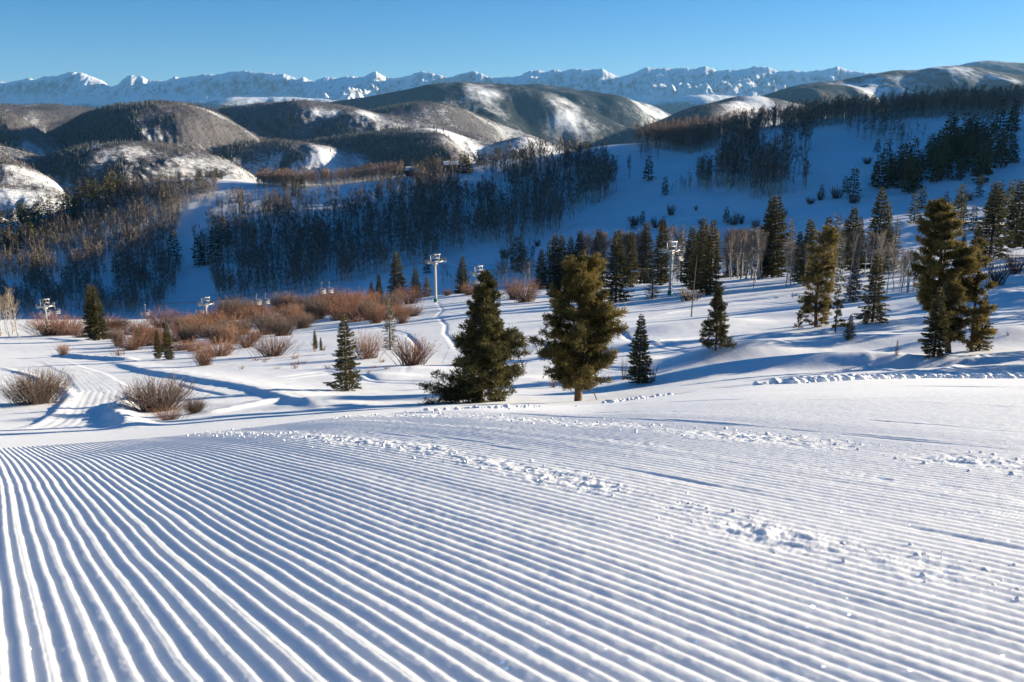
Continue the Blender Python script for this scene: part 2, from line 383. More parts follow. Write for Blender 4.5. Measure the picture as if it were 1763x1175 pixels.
def far_mat():
    m, t, b = mat('mountain_cover')
    b.inputs['Roughness'].default_value = .85; b.inputs['Specular IOR Level'].default_value = .1
    a = N(t, 'ShaderNodeVertexColor', layer_name='cover')
    s = N(t, 'ShaderNodeSeparateColor'); t.links.new(a.outputs[0], s.inputs[0])
    g = N(t, 'ShaderNodeNewGeometry')
    def noise(sc_, det=4):
        n = N(t, 'ShaderNodeTexNoise'); n.inputs['Scale'].default_value = sc_; n.inputs['Detail'].default_value = det
        n.inputs['Roughness'].default_value = .7
        t.links.new(g.outputs['Position'], n.inputs['Vector']); return n.outputs['Fac']
    def mask(chan, nz, lo=-.45, hi=.45, amp=1.5):
        # chan + amp*(noise-.5) thresholded
        m1 = N(t, 'ShaderNodeMath', operation='MULTIPLY_ADD'); m1.inputs[1].default_value = amp
        t.links.new(nz, m1.inputs[0]); ad = N(t, 'ShaderNodeMath', operation='SUBTRACT'); ad.inputs[1].default_value = amp/2
        t.links.new(chan, m1.inputs[2]); t.links.new(m1.outputs[0], ad.inputs[0])
        mr = N(t, 'ShaderNodeMapRange'); mr.inputs[1].default_value = .22; mr.inputs[2].default_value = .78
        t.links.new(ad.outputs[0], mr.inputs[0]); return mr.outputs[0]
    def mix(f, a_, b_):
        mx = N(t, 'ShaderNodeMix', data_type='RGBA'); t.links.new(f, mx.inputs[0])
        for i, v in ((6, a_), (7, b_)):
            if isinstance(v, tuple): mx.inputs[i].default_value = (*v, 1)
            else: t.links.new(v, mx.inputs[i])
        return mx.outputs[2]
    nf = noise(.07, 9); nb = noise(.022, 9); nr = noise(.006, 6); na = noise(.03, 8)
    snow = (.86, .88, .91)
    asp = mix(na, (.165, .152, .155), (.068, .064, .068))
    c1 = mix(mask(s.outputs[0], nf), snow, asp)            # R aspen / brush
    c2 = mix(mask(s.outputs[1], nb, amp=1.2), c1, (.022, .030, .030))   # G conifer
    c3 = mix(mask(s.outputs[2], nr, amp=1.3), c2, (.10, .088, .082))   # B bare rock
    t.links.new(c3, b.inputs['Base Color'])
    bp = N(t, 'ShaderNodeBump'); bp.inputs['Strength'].default_value = 1.0; bp.inputs['Distance'].default_value = 9
    t.links.new(nf, bp.inputs['Height']); t.links.new(bp.outputs[0], b.inputs['Normal'])
    return m
M_far = far_mat()
def leaf_mat(name, c0, c1, trans=.15):
    m, t, b = mat(name)
    b.inputs['Roughness'].default_value = .7; b.inputs['Specular IOR Level'].default_value = .2
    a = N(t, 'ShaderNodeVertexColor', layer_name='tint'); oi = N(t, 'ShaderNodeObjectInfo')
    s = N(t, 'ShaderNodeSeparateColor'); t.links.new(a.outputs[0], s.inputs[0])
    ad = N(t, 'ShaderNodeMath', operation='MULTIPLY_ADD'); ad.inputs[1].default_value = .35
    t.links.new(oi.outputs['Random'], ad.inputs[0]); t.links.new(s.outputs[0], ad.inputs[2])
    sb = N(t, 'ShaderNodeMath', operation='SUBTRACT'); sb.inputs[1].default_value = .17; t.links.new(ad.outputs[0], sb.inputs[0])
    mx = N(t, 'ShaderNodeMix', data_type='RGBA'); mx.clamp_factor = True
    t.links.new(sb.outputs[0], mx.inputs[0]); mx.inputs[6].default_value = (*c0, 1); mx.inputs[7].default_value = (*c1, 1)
    # G channel: snow or lichen dusting
    m2 = N(t, 'ShaderNodeMix', data_type='RGBA'); t.links.new(s.outputs[1], m2.inputs[0])
    t.links.new(mx.outputs[2], m2.inputs[6]); m2.inputs[7].default_value = (.7, .72, .75, 1)
    t.links.new(m2.outputs[2], b.inputs['Base Color'])
    tr = N(t, 'ShaderNodeBsdfTranslucent'); t.links.new(m2.outputs[2], tr.inputs[0])
    ms = N(t, 'ShaderNodeMixShader'); ms.inputs[0].default_value = trans
    t.links.new(b.outputs[0], ms.inputs[1]); t.links.new(tr.outputs[0], ms.inputs[2])
    t.links.new(ms.outputs[0], t.nodes['Material Output'].inputs['Surface'])
    return m
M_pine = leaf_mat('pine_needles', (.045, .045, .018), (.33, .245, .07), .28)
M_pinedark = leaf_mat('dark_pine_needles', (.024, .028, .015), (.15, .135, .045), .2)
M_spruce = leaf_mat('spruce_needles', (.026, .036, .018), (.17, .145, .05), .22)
M_twig = leaf_mat('willow_twigs', (.12, .075, .06), (.34, .17, .095), .1)
M_graytwig = leaf_mat('grey_willow_twigs', (.10, .075, .06), (.22, .16, .125), .1)
M_asp = leaf_mat('aspen_twigs', (.13, .10, .08), (.27, .20, .145), .1)
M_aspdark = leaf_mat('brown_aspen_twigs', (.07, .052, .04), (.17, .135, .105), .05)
def bark(name, c0, c1, sc_=6):
    m, t, b = mat(name); b.inputs['Roughness'].default_value = .85
    g = N(t, 'ShaderNodeTexCoord'); n = N(t, 'ShaderNodeTexNoise'); n.inputs['Scale'].default_value = sc_; n.inputs['Detail'].default_value = 5
    t.links.new(g.outputs['Object'], n.inputs['Vector'])
    cr = N(t, 'ShaderNodeValToRGB'); cr.color_ramp.elements[0].position = .35; cr.color_ramp.elements[1].position = .6
    cr.color_ramp.elements[0].color = (*c0, 1); cr.color_ramp.elements[1].color = (*c1, 1)
    t.links.new(n.outputs['Fac'], cr.inputs[0]); t.links.new(cr.outputs[0], b.inputs['Base Color'])
    bp = N(t, 'ShaderNodeBump'); bp.inputs['Strength'].default_value = .5; bp.inputs['Distance'].default_value = .03
    t.links.new(n.outputs['Fac'], bp.inputs['Height']); t.links.new(bp.outputs[0], b.inputs['Normal'])
    return m
M_bark = bark('pine_bark', (.07, .04, .025), (.15, .08, .045))
M_aspbark = bark('aspen_bark', (.18, .16, .13), (.50, .45, .37), 2)
M_dead = bark('dead_wood', (.06, .045, .035), (.15, .11, .08))
def plain(name, c, rough=.5, metal=0.):
    m, t, b = mat(name)
    b.inputs['Roughness'].default_value = rough; b.inputs['Metallic'].default_value = metal
    g = N(t, 'ShaderNodeTexCoord'); n = N(t, 'ShaderNodeTexNoise'); n.inputs['Scale'].default_value = 3; n.inputs['Detail'].default_value = 4
    t.links.new(g.outputs['Object'], n.inputs['Vector'])
    mx = N(t, 'ShaderNodeMix', data_type='RGBA'); t.links.new(n.outputs['Fac'], mx.inputs[0])
    mx.inputs[6].default_value = (*[v*.8 for v in c], 1); mx.inputs[7].default_value = (*[min(1, v*1.12) for v in c], 1)
    t.links.new(mx.outputs[2], b.inputs['Base Color']); return m
M_galv = plain('painted_steel', (.46, .46, .44), .5)
M_green = plain('green_paint', (.03, .22, .14), .5)
M_cable = plain('steel_cable', (.10, .10, .11), .5, .6)
M_rubber = plain('black_rubber', (.03, .03, .03), .7)
M_log = plain('brown_timber', (.20, .10, .05), .7)
M_red = plain('red_cladding', (.26, .06, .05), .7)
M_darkwall = plain('dark_blue_cladding', (.05, .05, .12), .6)
M_glass = plain('window_glass', (.05, .06, .08), .15)
M_roof = plain('dark_roofing', (.08, .07, .07), .8)
# ------------------------------------------------------------------ mesh helpers
def mesh_np(name, v, quads=None, tris=None, mats=(), midx=None, tint=None, smooth=False, layer='tint', uvs=None):
    me = bpy.data.meshes.new(name)
    nq = 0 if quads is None else len(quads); ntr = 0 if tris is None else len(tris)
    me.vertices.add(len(v)); me.vertices.foreach_set('co', np.ascontiguousarray(v, np.float32).ravel())
    idx = []; 
    if nq: idx.append(np.asarray(quads, np.int32).ravel())
    if ntr: idx.append(np.asarray(tris, np.int32).ravel())
    idx = np.concatenate(idx); me.loops.add(len(idx)); me.loops.foreach_set('vertex_index', idx)
    me.polygons.add(nq+ntr)
    st = np.concatenate([np.arange(nq)*4, nq*4+np.arange(ntr)*3]).astype(np.int32)
    me.polygons.foreach_set('loop_start', st)
    if midx is not None: me.polygons.foreach_set('material_index', np.asarray(midx, np.int32))
    for m in mats: me.materials.append(m)
    if tint is not None:
        a = me.color_attributes.new(layer, 'FLOAT_COLOR', 'POINT')
        c = np.ones((len(v), 4), np.float32); tt = np.asarray(tint, np.float32)
        c[:, :tt.shape[1]] = tt; a.data.foreach_set('color', c.ravel())
    me.update(calc_edges=True); me.validate()
    if smooth: me.polygons.foreach_set('use_smooth', np.ones(nq+ntr, bool))
    return me
def link(name, me, parent=None, **props):
    o = bpy.data.objects.new(name, me); COL.objects.link(o)
    if parent is not None: o.parent = parent
    for k, v in props.items(): o[k] = v
    return o
# ------------------------------------------------------------------ terrain meshes
def grid(name, us, Ds, m, cover=None):
    U, DD = np.meshgrid(us, Ds)
    Z = T(U, DD)
    v = np.stack([U*DD, DD, Z], -1).reshape(-1, 3)
    nu, nd = len(us), len(Ds)
    i = np.arange(nd-1)[:, None]*nu+np.arange(nu-1)[None]
    q = np.stack([i, i+1, i+1+nu, i+nu], -1).reshape(-1, 4)
    tint = cover(U*DD, DD, Z, U) if cover else None
    me = mesh_np(name, v, quads=q, mats=[m], smooth=True, tint=tint, layer='cover')
    return link(name, me, kind='structure')
def ucols(dense, n, out=4.0, k=60):
    g = dense*np.exp(np.linspace(0, math.log(out/dense), k))[1:]
    return np.concatenate([-g[::-1], np.linspace(-dense, dense, n), g])
ND = 1.0
inv = np.arange(1/.55, 1/1.7, -.0028)
Dn = np.concatenate([[.3, .38, .45, .5], 1/inv, np.arange(1.7, 5.0, .0068), np.arange(5.0, 7.6, .0095), np.arange(7.6, 22, .05)])
# more rows over the brow, where the inverse spacing gets coarse
Dn = np.unique(np.concatenate([Dn, np.linspace(22, 30, 60)])); Dn[-1] = 30.
grid('groomed_slope', ucols(.70, 1350), Dn, M_near)
Db = np.unique(np.concatenate([np.exp(np.linspace(math.log(30), math.log(345), 620))]))
Db[0] = 30.; Db[-1] = 345.
grid('snow_meadow', ucols(.64, 900), Db, M_mid)
Dh = np.exp(np.linspace(math.log(345), math.log(1400), 260)); Dh[0] = 345.; Dh[-1] = 1400.
grid('far_slope', ucols(.64, 700), Dh, M_hill)
# cover of the distant hills
def gauss(x, y, px, py, D, wx, wy, dp=0):
    u, e = ue(px, py); cx = u*D; return np.exp(-((x-cx)/wx)**2-((y-D)/wy)**2)
SNOWY = [(30, 325, 1800, 160, 160), (90, 300, 2150, 60, 120), (170, 300, 2650, 60, 140), (395, 277, 2500, 70, 200), (590, 268, 3100, 130, 260),
         (470, 285, 2900, 90, 200), (820, 250, 3500, 260, 420), (760, 222, 3700, 130, 250), (900, 240, 3650, 150, 300), (1010, 265, 3500, 220, 400),
         (710, 186, 5500, 60, 160), (885, 232, 5100, 90, 300), (640, 185, 4400, 120, 200), (830, 175, 7600, 200, 300), (985, 185, 7400, 220, 420),
         (975, 172, 7700, 100, 160), (1120, 190, 10000, 260, 700), (1290, 170, 6000, 130, 220), (1310, 165, 6100, 60, 160), (1320, 185, 5800, 160, 200),
         (1650, 116, 8700, 380, 420), (1740, 137, 8500, 180, 160), (1540, 150, 8300, 300, 300), (1480, 165, 8200, 260, 500), (1100, 235, 5600, 220, 500),
         (1000, 240, 5000, 200, 600), (100, 225, 3300, 40, 200), (560, 190, 4350, 120, 120), (330, 182, 3600, 130, 60)]
def cover(x, y, z, u):
    n = fbm(x, y, 800, 5, 400); n2 = fbm(x, y, 350, 5, 410, gain=.6); n3 = fbm(x, y*.7, 1500, 4, 420)
    asp = .92+.6*n+.65*n2; con = .17+.8*n3+.8*n2
    zy, zx = np.gradient(z); ys = np.gradient(y, axis=0); xs = np.gradient(x, axis=1)
    sx = zx/np.maximum(xs, 1e-3)
    # less forest towards the sun; conifer colour added to deepen the shaded sides
    con = con+np.clip(sx, -.4, .4)*2.0; asp = asp+np.clip(sx, -.4, .4)*.6+.1
    s = 0
    for px, py, D, wx, wy in SNOWY: s = s+gauss(x, y, px, py, D, wx, wy)
    s = np.clip(s*(1-.3*sstep(4800, 5200, y)*(1-sstep(8000, 8300, y)))*(.55+1.1*n2+.7*fbm(x, y, 120, 3, 430)), 0, 1); asp = asp-s*.9; con = con-s*.9
    far = sstep(4200, 6800, y); con = con*(1-far)+far*(.80+.35*n2)*(1-1.1*s); asp = asp-.2*far
    hi = sstep(13500, 15500, y)
    tree = (1-sstep(120, 480, z+200*n2))*hi
    con = con*(1-hi)+hi*(tree*1.35-.05+.25*n2); asp = asp*(1-hi)+hi*(-.2)
    slope = np.hypot(sx, zy/np.maximum(ys, 1e-3))
    rock = hi*(np.clip((slope-.85)*.9, 0, .55)+.42*fbm(x, y, 260, 4, 440, ridged=True)-.20)*sstep(300, 700, z)
    return np.clip(np.stack([asp, con, rock], -1), 0, 1).reshape(-1, 3)
Df = np.exp(np.linspace(math.log(1400), math.log(13000), 640)); Df[0] = 1400.; Df[-1] = 13000.
grid('mountains', ucols(.62, 1150, 2.2, 50), Df, M_far, cover)
Df = np.unique(np.concatenate([np.linspace(13000, 18500, 110), np.linspace(18500, 21600, 150), np.linspace(21600, 34000, 24)]))
grid('mountain_range', ucols(.62, 2000, 2.2, 50), Df, M_far, cover)
# ground behind and around the viewpoint
gx, gy = np.meshgrid(np.linspace(-60, 60, 60), np.concatenate([np.linspace(-60, 0, 20), [.29]]))
gz = -(H_CAM+.24*gy)-.03+.04*fbm(gx, gy, 5, 3, 9)
i = np.arange(20)[:, None]*60+np.arange(59)[None]
link('snow_ground', mesh_np('snow_ground', np.stack([gx, gy, gz], -1).reshape(-1, 3), quads=np.stack([i, i+1, i+61, i+60], -1).reshape(-1, 4), mats=[M_mid], smooth=True), kind='structure')
#@@OBJECTS
# ------------------------------------------------------------------ fast lookup of picture point -> land
class Look:
    def __init__(s, lo, hi, n=420):
        s.us = np.linspace(-.66, .66, 440); s.Ds = np.exp(np.linspace(math.log(lo), math.log(hi), n))
        U, DD = np.meshgrid(s.us, s.Ds); s.Z = T(U, DD); s.E = np.maximum.accumulate(s.Z/DD, 0)
    def at(s, px, py):
        u, e = ue(px, py); c = int(np.clip(round((float(u)+.66)/1.32*439), 0, 439))
        k = int(np.searchsorted(s.E[:, c], float(e))); 
        D = s.Ds[min(k, len(s.Ds)-1)]
        return float(u)*D, float(D), k < len(s.Ds)
LB = Look(22, 300); LC = Look(350, 790)
def spot(px, py, far=False, D=None):
    if D is None:
        x, D, ok = (LC if far else LB).at(px, py)
    u, e = ue(px, py); x = float(u)*D
    return x, D, ground(x, D)
def height_to(px, py, D, z): return max(.4, float(ue(px, py)[1])*D-z)
# ------------------------------------------------------------------ plant builders
def unit(v): return v/np.maximum(np.linalg.norm(v, axis=-1, keepdims=True), 1e-9)
def diamonds(p, d, l, wd, rng, roll=None):
    """leaf shaped quads: base p, direction d, length l, width wd"""
    d = unit(d); a = rng.normal(size=d.shape); s = unit(np.cross(d, a))
    l = l[:, None]; wd = wd[:, None]
    v = np.stack([p, p+d*l*.5+s*wd, p+d*l, p+d*l*.5-s*wd], 1)
    return v.reshape(-1, 3)
def tube(path, rad, n=6):
    path = np.asarray(path, float); k = len(path); t = unit(np.gradient(path, axis=0))
    ref = np.array([1., 0, 0]) if abs(t[0][0]) < .8 else np.array([0, 1., 0])
    s = unit(np.cross(t, ref)); b = np.cross(t, s); an = np.arange(n)*2*np.pi/n
    r = np.asarray(rad, float)[:, None, None]
    v = path[:, None]+r*(np.cos(an)[None, :, None]*s[:, None]+np.sin(an)[None, :, None]*b[:, None])
    i = np.arange(k-1)[:, None]*n+np.arange(n)[None]; j = np.arange(k-1)[:, None]*n+(np.arange(n)+1)[None] % n
    q = np.stack([i, j, j+n, i+n], -1).reshape(-1, 4)
    v = v.reshape(-1, 3); c = len(v)
    return v, q
class Acc:
    def __init__(s): s.v = []; s.q = []; s.m = []; s.t = []; s.n = 0
    def add(s, v, q, m=0, t=None):
        s.v.append(v); s.q.append(np.asarray(q)+s.n); s.m.append(np.full(len(q), m)); s.n += len(v)
        s.t.append(np.zeros((len(v), 3)) if t is None else t)
    def mesh(s, name, mats, smooth=False):
        return mesh_np(name, np.concatenate(s.v), quads=np.concatenate(s.q), mats=mats, midx=np.concatenate(s.m), tint=np.concatenate(s.t), smooth=smooth)
def dq(n): return np.arange(n*4).reshape(-1, 4)
def box(a, c, s, m=0, rz=0):
    c = np.asarray(c, float); s = np.asarray(s, float)/2
    v = np.array([[x, y, z] for z in (-1, 1) for y in (-1, 1) for x in (-1, 1)], float)*s
    if rz: v = v@np.array([[math.cos(rz), math.sin(rz), 0], [-math.sin(rz), math.cos(rz), 0], [0, 0, 1]])
    a.add(v+c, [[0, 2, 3, 1], [4, 5, 7, 6], [0, 1, 5, 4], [2, 6, 7, 3], [0, 4, 6, 2], [1, 3, 7, 5]], m)
def conifer(seed, h, prof, nb, per, style='spruce', bare=.04, lean=None, leafl=.3, leafw=.05, frost=0., gap=.35, trunk_r=.017, bend=.0, nm=None, lay=0):
    """prof: [(t, radius)] t=0 ground..1 top. returns trunk mesh, crown mesh"""
    rng = np.random.default_rng(seed)
    ax = (lambda t: np.stack([np.interp(t, [q[0] for q in lean], [q[1] for q in lean]), 0*t], -1)) if lean else (lambda t: np.stack([bend*h*np.sin(t*3+seed)*t, bend*h*np.cos(t*4+seed)*t], -1))
    tt = np.linspace(-.03, 1, 12); p = np.concatenate([ax(tt), (tt*h)[:, None]], 1)
    a = Acc(); v, q = tube(p, h*trunk_r*(1.02-np.clip(tt, 0, 1))**.8+.01, 7); a.add(v, q)
    # branch axes
    t = bare+(1-bare)*(rng.random(nb)**.85)*.985 if style == 'pine' else bare+(.985-bare)*np.sort((np.arange(nb)+rng.random(nb)*1.4)/nb)**.92
    t = np.clip(t, 0, .985)
    if style == 'spruce': t = np.round(t*26)/26*.55+t*.45
    if lay: t = np.clip(np.round(t*lay)/lay*.72+t*.28, 0, .985)
    az = rng.random(nb)*2*np.pi if style == 'pine' else np.arange(nb)*2.39996+rng.random(nb)*.7
    L = np.interp(t, [q_[0] for q_ in prof], [q_[1] for q_ in prof])
    ncl = perlin(np.cos(az)*1.3+seed*7.7+t*2, t*8.5+np.sin(az)*1.3+seed*3.1, seed)
    L = L*(1-gap*.5+gap*1.3*ncl)*(.75+.35*rng.random(nb)**.6)
    L = np.maximum(L, .03*h*.3)
    up = (np.interp(t, [0, .45, .8, 1], [-.28, -.12, .25, 1.0]) if style == 'spruce' else np.interp(t, [0, .3, .8, 1], [-.22, .0, .28, .55]))
    up = up+rng.normal(size=nb)*.10
    base = np.concatenate([ax(t), (t*h)[:, None]], 1)
    od = np.stack([np.cos(az), np.sin(az), 0*az], 1); sdv = np.stack([-np.sin(az), np.cos(az), 0*az], 1)
    def pos(k, s):     # point along branch k at fraction s
        z = up[k]*s*L[k]+(.16 if style == 'spruce' else .10)*L[k]*s*s
        return base[k]+od[k]*(s*L[k])[:, None]*.98+np.array([0, 0, 1.])*z[:, None]
    # limbs: thin 4-gon strips
    for k in range(nb):
        if L[k] < .05*h and style == 'spruce': continue
        s = np.array([0, .5, .92]); kk = np.full(3, k)
        v, q = tube(pos(kk, s), np.array([1, .6, .15])*(.010*h*.12+.012*L[k]), 3); a.add(v, q)
    trunk = a.mesh('trunk', [M_bark], smooth=True)
    cnt = np.maximum(2, (L/np.mean(L)*per*(.7+.6*rng.random(nb))).astype(int)); K = np.repeat(np.arange(nb), cnt); n = len(K)
    if style == 'spruce':
        s = .08+.92*rng.random(n)**.8
        wd = (.30*L[K]*(1.08-s)+.05*leafl)
        side = rng.uniform(-1, 1, n)
        P = pos(K, s)+sdv[K]*(side*wd)[:, None]; P[:, 2] -= np.abs(side)*wd*.25+rng.random(n)*.03*h*.3
        d = od[K]*.75+sdv[K]*(side*.9)[:, None]+rng.normal(size=(n, 3))*.22; d[:, 2] += -.18+.35*(t[K] > .8)
        l = leafl*(.6+.7*rng.random(n)); V = diamonds(P, d, l, leafw*(.6+.8*rng.random(n)), rng)
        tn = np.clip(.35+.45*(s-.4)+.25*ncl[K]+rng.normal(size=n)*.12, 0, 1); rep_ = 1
        pz = P
    else:
        # tufts: K marks a tuft, each with m needles bundles
        s = 1-.62*rng.random(n)**1.2
        wd = .34*L[K]*(1.15-s)
        side = rng.uniform(-1, 1, n)
        P = pos(K, s)+sdv[K]*(side*wd)[:, None]+rng.normal(size=(n, 3))*.035*L[K][:, None]
        P[:, 2] += (.03 if lay else .08)*L[K]*rng.random(n)-.05*L[K]-(np.abs(side)*wd*.18 if lay else 0)
        m = 8; tn = np.clip(.35+.5*(s-.6)+.45*perlin(P[:, 0]*.9, P[:, 2]*.9+P[:, 1], seed+5)+rng.normal(size=n)*.13, 0, 1)  # tint contrast between clumps imitates lit and shaded foliage
        P = np.repeat(P, m, 0); dd = np.repeat(od[K]*.5+sdv[K]*(side*.3)[:, None]+np.array([0, 0, .55]), m, 0)+rng.normal(size=(n*m, 3))*.62
        tn = np.repeat(tn, m); l = leafl*(.6+.6*rng.random(n*m)); P = P+rng.normal(size=P.shape)*leafl*.18
        V = diamonds(P, dd, l, leafw*(.7+.6*rng.random(n*m)), rng)
    g = np.zeros(len(tn))
    if frost: g = (rng.random(len(tn)) < frost)*.8
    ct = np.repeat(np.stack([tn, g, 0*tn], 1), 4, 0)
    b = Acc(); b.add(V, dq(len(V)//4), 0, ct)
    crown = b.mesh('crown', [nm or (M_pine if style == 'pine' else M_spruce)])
    return trunk, crown
def merged(name, pair):
    """one mesh with both materials, for trees too small to show their parts"""
    vs, qs, ms, ts = [], [], [], []; off = 0; mats = []
    for i, me in enumerate(pair):
        v = np.empty(len(me.vertices)*3, np.float32); me.vertices.foreach_get('co', v)
        l = np.empty(len(me.loops), np.int32); me.loops.foreach_get('vertex_index', l)
        c = np.empty(len(me.vertices)*4, np.float32); me.color_attributes['tint'].data.foreach_get('color', c)
        vs.append(v.reshape(-1, 3)); qs.append(l.reshape(-1, 4)+off); off += len(me.vertices)
        ms.append(np.full(len(qs[-1]), i)); ts.append(c.reshape(-1, 4)[:, :3]); mats.append(me.materials[0])
    return np.concatenate(vs), np.concatenate(qs), np.concatenate(ms), np.concatenate(ts), mats
def to_mesh(name, d): return mesh_np(name, d[0], quads=d[1], mats=d[4], midx=d[2], tint=d[3])
SP = [(0, .21), (.1, .25), (.3, .21), (.55, .145), (.8, .07), (1, .004)]
SPn = [(0, .14), (.1, .17), (.35, .15), (.6, .11), (.85, .045), (1, .003)]
def scalep(P, h): return [(a, b*h) for a, b in P]
H = 10.
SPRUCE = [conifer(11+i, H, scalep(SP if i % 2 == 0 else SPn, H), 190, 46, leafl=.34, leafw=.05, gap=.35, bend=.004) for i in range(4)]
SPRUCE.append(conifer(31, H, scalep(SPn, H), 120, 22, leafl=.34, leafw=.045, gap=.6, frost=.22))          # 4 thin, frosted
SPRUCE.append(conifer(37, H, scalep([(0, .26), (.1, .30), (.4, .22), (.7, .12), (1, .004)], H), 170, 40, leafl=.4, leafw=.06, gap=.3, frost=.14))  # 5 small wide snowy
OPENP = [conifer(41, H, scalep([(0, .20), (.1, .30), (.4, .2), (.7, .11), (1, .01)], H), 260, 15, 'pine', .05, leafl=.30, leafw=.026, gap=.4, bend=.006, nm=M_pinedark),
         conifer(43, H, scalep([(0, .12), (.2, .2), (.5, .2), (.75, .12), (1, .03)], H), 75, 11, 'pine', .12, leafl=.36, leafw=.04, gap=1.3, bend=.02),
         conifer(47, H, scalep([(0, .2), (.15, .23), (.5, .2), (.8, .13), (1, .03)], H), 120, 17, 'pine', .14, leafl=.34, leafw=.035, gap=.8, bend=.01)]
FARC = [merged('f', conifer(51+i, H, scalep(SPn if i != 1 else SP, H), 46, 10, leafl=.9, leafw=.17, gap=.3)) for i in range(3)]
FARM = [to_mesh('distant_spruce', d) for d in FARC]
# ---- aspens
def aspen(seed, h, nl=16, nt=130, tw=.045, tl=1.0, tr=.012, mtw=None):
    rng = np.random.default_rng(seed); a = Acc()
    tt = np.linspace(-.02, 1, 7); cx = np.cumsum(rng.normal(size=7))*.012*h; cyy = np.cumsum(rng.normal(size=7))*.012*h
    P = np.stack([cx, cyy, tt*h*.93], 1); v, q = tube(P, h*tr*(1.05-tt*.85), 5); a.add(v, q, 0)
    B_ = []; Dd = []; LLs = []
    for k in range(nl):
        t = rng.uniform(.28, .92); b = np.array([np.interp(t, tt, cx), np.interp(t, tt, cyy), t*h*.93]); az = rng.random()*6.283
        L = h*rng.uniform(.14, .26)*(1.25-t*.8); d = unit(np.array([math.cos(az)*.62, math.sin(az)*.62, 1.0+rng.normal()*.15]))
        e = b+d*L+np.array([0, 0, L*.15]); v, q = tube([b, (b+e)/2-d*0+np.array([0, 0, -.03*L]), e], [h*tr*.34, h*tr*.22, h*tr*.1], 3); a.add(v, q, 0)
        B_.append(b); Dd.append(e-b)
    B_ = np.array(B_); Dd = np.array(Dd); K = rng.integers(0, nl, nt); s = .25+.8*rng.random(nt)
    p = B_[K]+Dd[K]*s[:, None]; d = unit(Dd[K])*.7+rng.normal(size=(nt, 3))*.5; d[:, 2] += .35
    V = diamonds(p, d, tl*(.5+.8*rng.random(nt)), tw*(.6+.8*rng.random(nt)), rng)
    tn = np.repeat(np.stack([.5+rng.normal(size=nt)*.2, 0*K, 0*K], 1), 4, 0)
    b2 = Acc(); b2.add(V, dq(nt), 0, np.clip(tn, 0, 1))
    return a.mesh('trunk', [M_aspbark]), b2.mesh('crown', [mtw or M_asp])
ASP = [aspen(61+i, H, 24, 700, .013, .6, .011) for i in range(4)]
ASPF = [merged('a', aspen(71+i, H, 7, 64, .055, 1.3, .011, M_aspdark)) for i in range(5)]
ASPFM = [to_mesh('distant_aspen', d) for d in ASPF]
# ---- willows
def willow(seed, n=120, twn=420, h=2., spread=1.0, r=.011, mt=None, gtop=True):
    rng = np.random.default_rng(seed); a = Acc(); Bp = []; Bd = []
    for k in range(n):
        az = rng.random()*6.283; rr = abs(rng.normal())*.28*spread; b = np.array([math.cos(az)*rr, math.sin(az)*rr, -.05])
        out = rng.random()**.7*spread*.8; L = h*(1-.62*(out/spread)**2)*rng.uniform(.62, 1.05)
        az2 = az+rng.normal()*.5; d = np.array([math.cos(az2), math.sin(az2), 0])
        P = [b, b+d*out*.45*L/2*1.3+np.array([0, 0, L*.40]), b+d*out*.95*L/2*1.3+np.array([0, 0, L*.74]), b+d*out*1.22*L/2*1.3+np.array([0, 0, L])]
        v, q = tube(P, [r*1.3, r, r*.7, r*.3], 3)
        a.add(v, q, 0, np.stack([np.clip(v[:, 2]/h*.9+rng.normal()*.15, 0, 1), 0*v[:, 2], 0*v[:, 2]], 1)); Bp.append(P)
    Bp = np.array(Bp); K = rng.integers(0, n, twn); s = rng.random(twn)*.8
    i = (1+(s > .4)).astype(int); f = (s % .4)/.4
    p = Bp[K, i]*(1-f)[:, None]+Bp[K, i+1]*f[:, None]; d = unit(Bp[K, i+1]-Bp[K, i])+rng.normal(size=(twn, 3))*.42; d[:, 2] += .15
    V = diamonds(p, d, h*.15*(.5+rng.random(twn)), r*.7*(.6+.8*rng.random(twn)), rng)
    zz = np.clip(V[:, 2]/h*.8+.2, 0, 1); a.add(V, dq(twn), 0, np.stack([zz, 0*zz, 0*zz], 1))
    return a.mesh('willow_shrub', [mt or M_twig])
WIL = [willow(81+i, 210, 1300, 2., 1.1+.15*i, .009) for i in range(4)]
WILG = [willow(91+i, 460, 4200, 2., 1.35, .008, M_graytwig) for i in range(2)]
WILS = [willow(95+i, 26, 60, 2., .5, .011) for i in range(3)]      # thin saplings and dry brush
WILB = [willow(99+i, 60, 160, 2., 1.1, .03, M_graytwig) for i in range(2)]
# ------------------------------------------------------------------ placing
random.seed(4)
def plant(kind, pair, x, y, z, h, wide, label, cat, group=None, rot=None):
    """Empty at the base > trunk, crown"""
    r = bpy.data.objects.new(kind, None); COL.objects.link(r); r.empty_display_size = .3
    r.location = (x, y, z-.05); k = h/H; r.scale = (k*wide, k*wide, k); r.rotation_euler = (0, 0, random.random()*6.28 if rot is None else rot)
    r['label'] = label; r['category'] = cat
    if group: r['group'] = group
    for nm, me in zip(('trunk', 'crown'), pair):
        o = bpy.data.objects.new(nm, me); COL.objects.link(o); o.parent = r
    return r
def single(kind, me, x, y, z, h, wide, label, cat, group=None, nom=H, rot=None):
    o = bpy.data.objects.new(kind, me); COL.objects.link(o); k = h/nom
    o.location = (x, y, z-.03); o.scale = (k*wide, k*wide, k); o.rotation_euler = (0, 0, random.random()*6.28 if rot is None else rot)
    o['label'] = label; o['category'] = cat
    if group: o['group'] = group
    return o
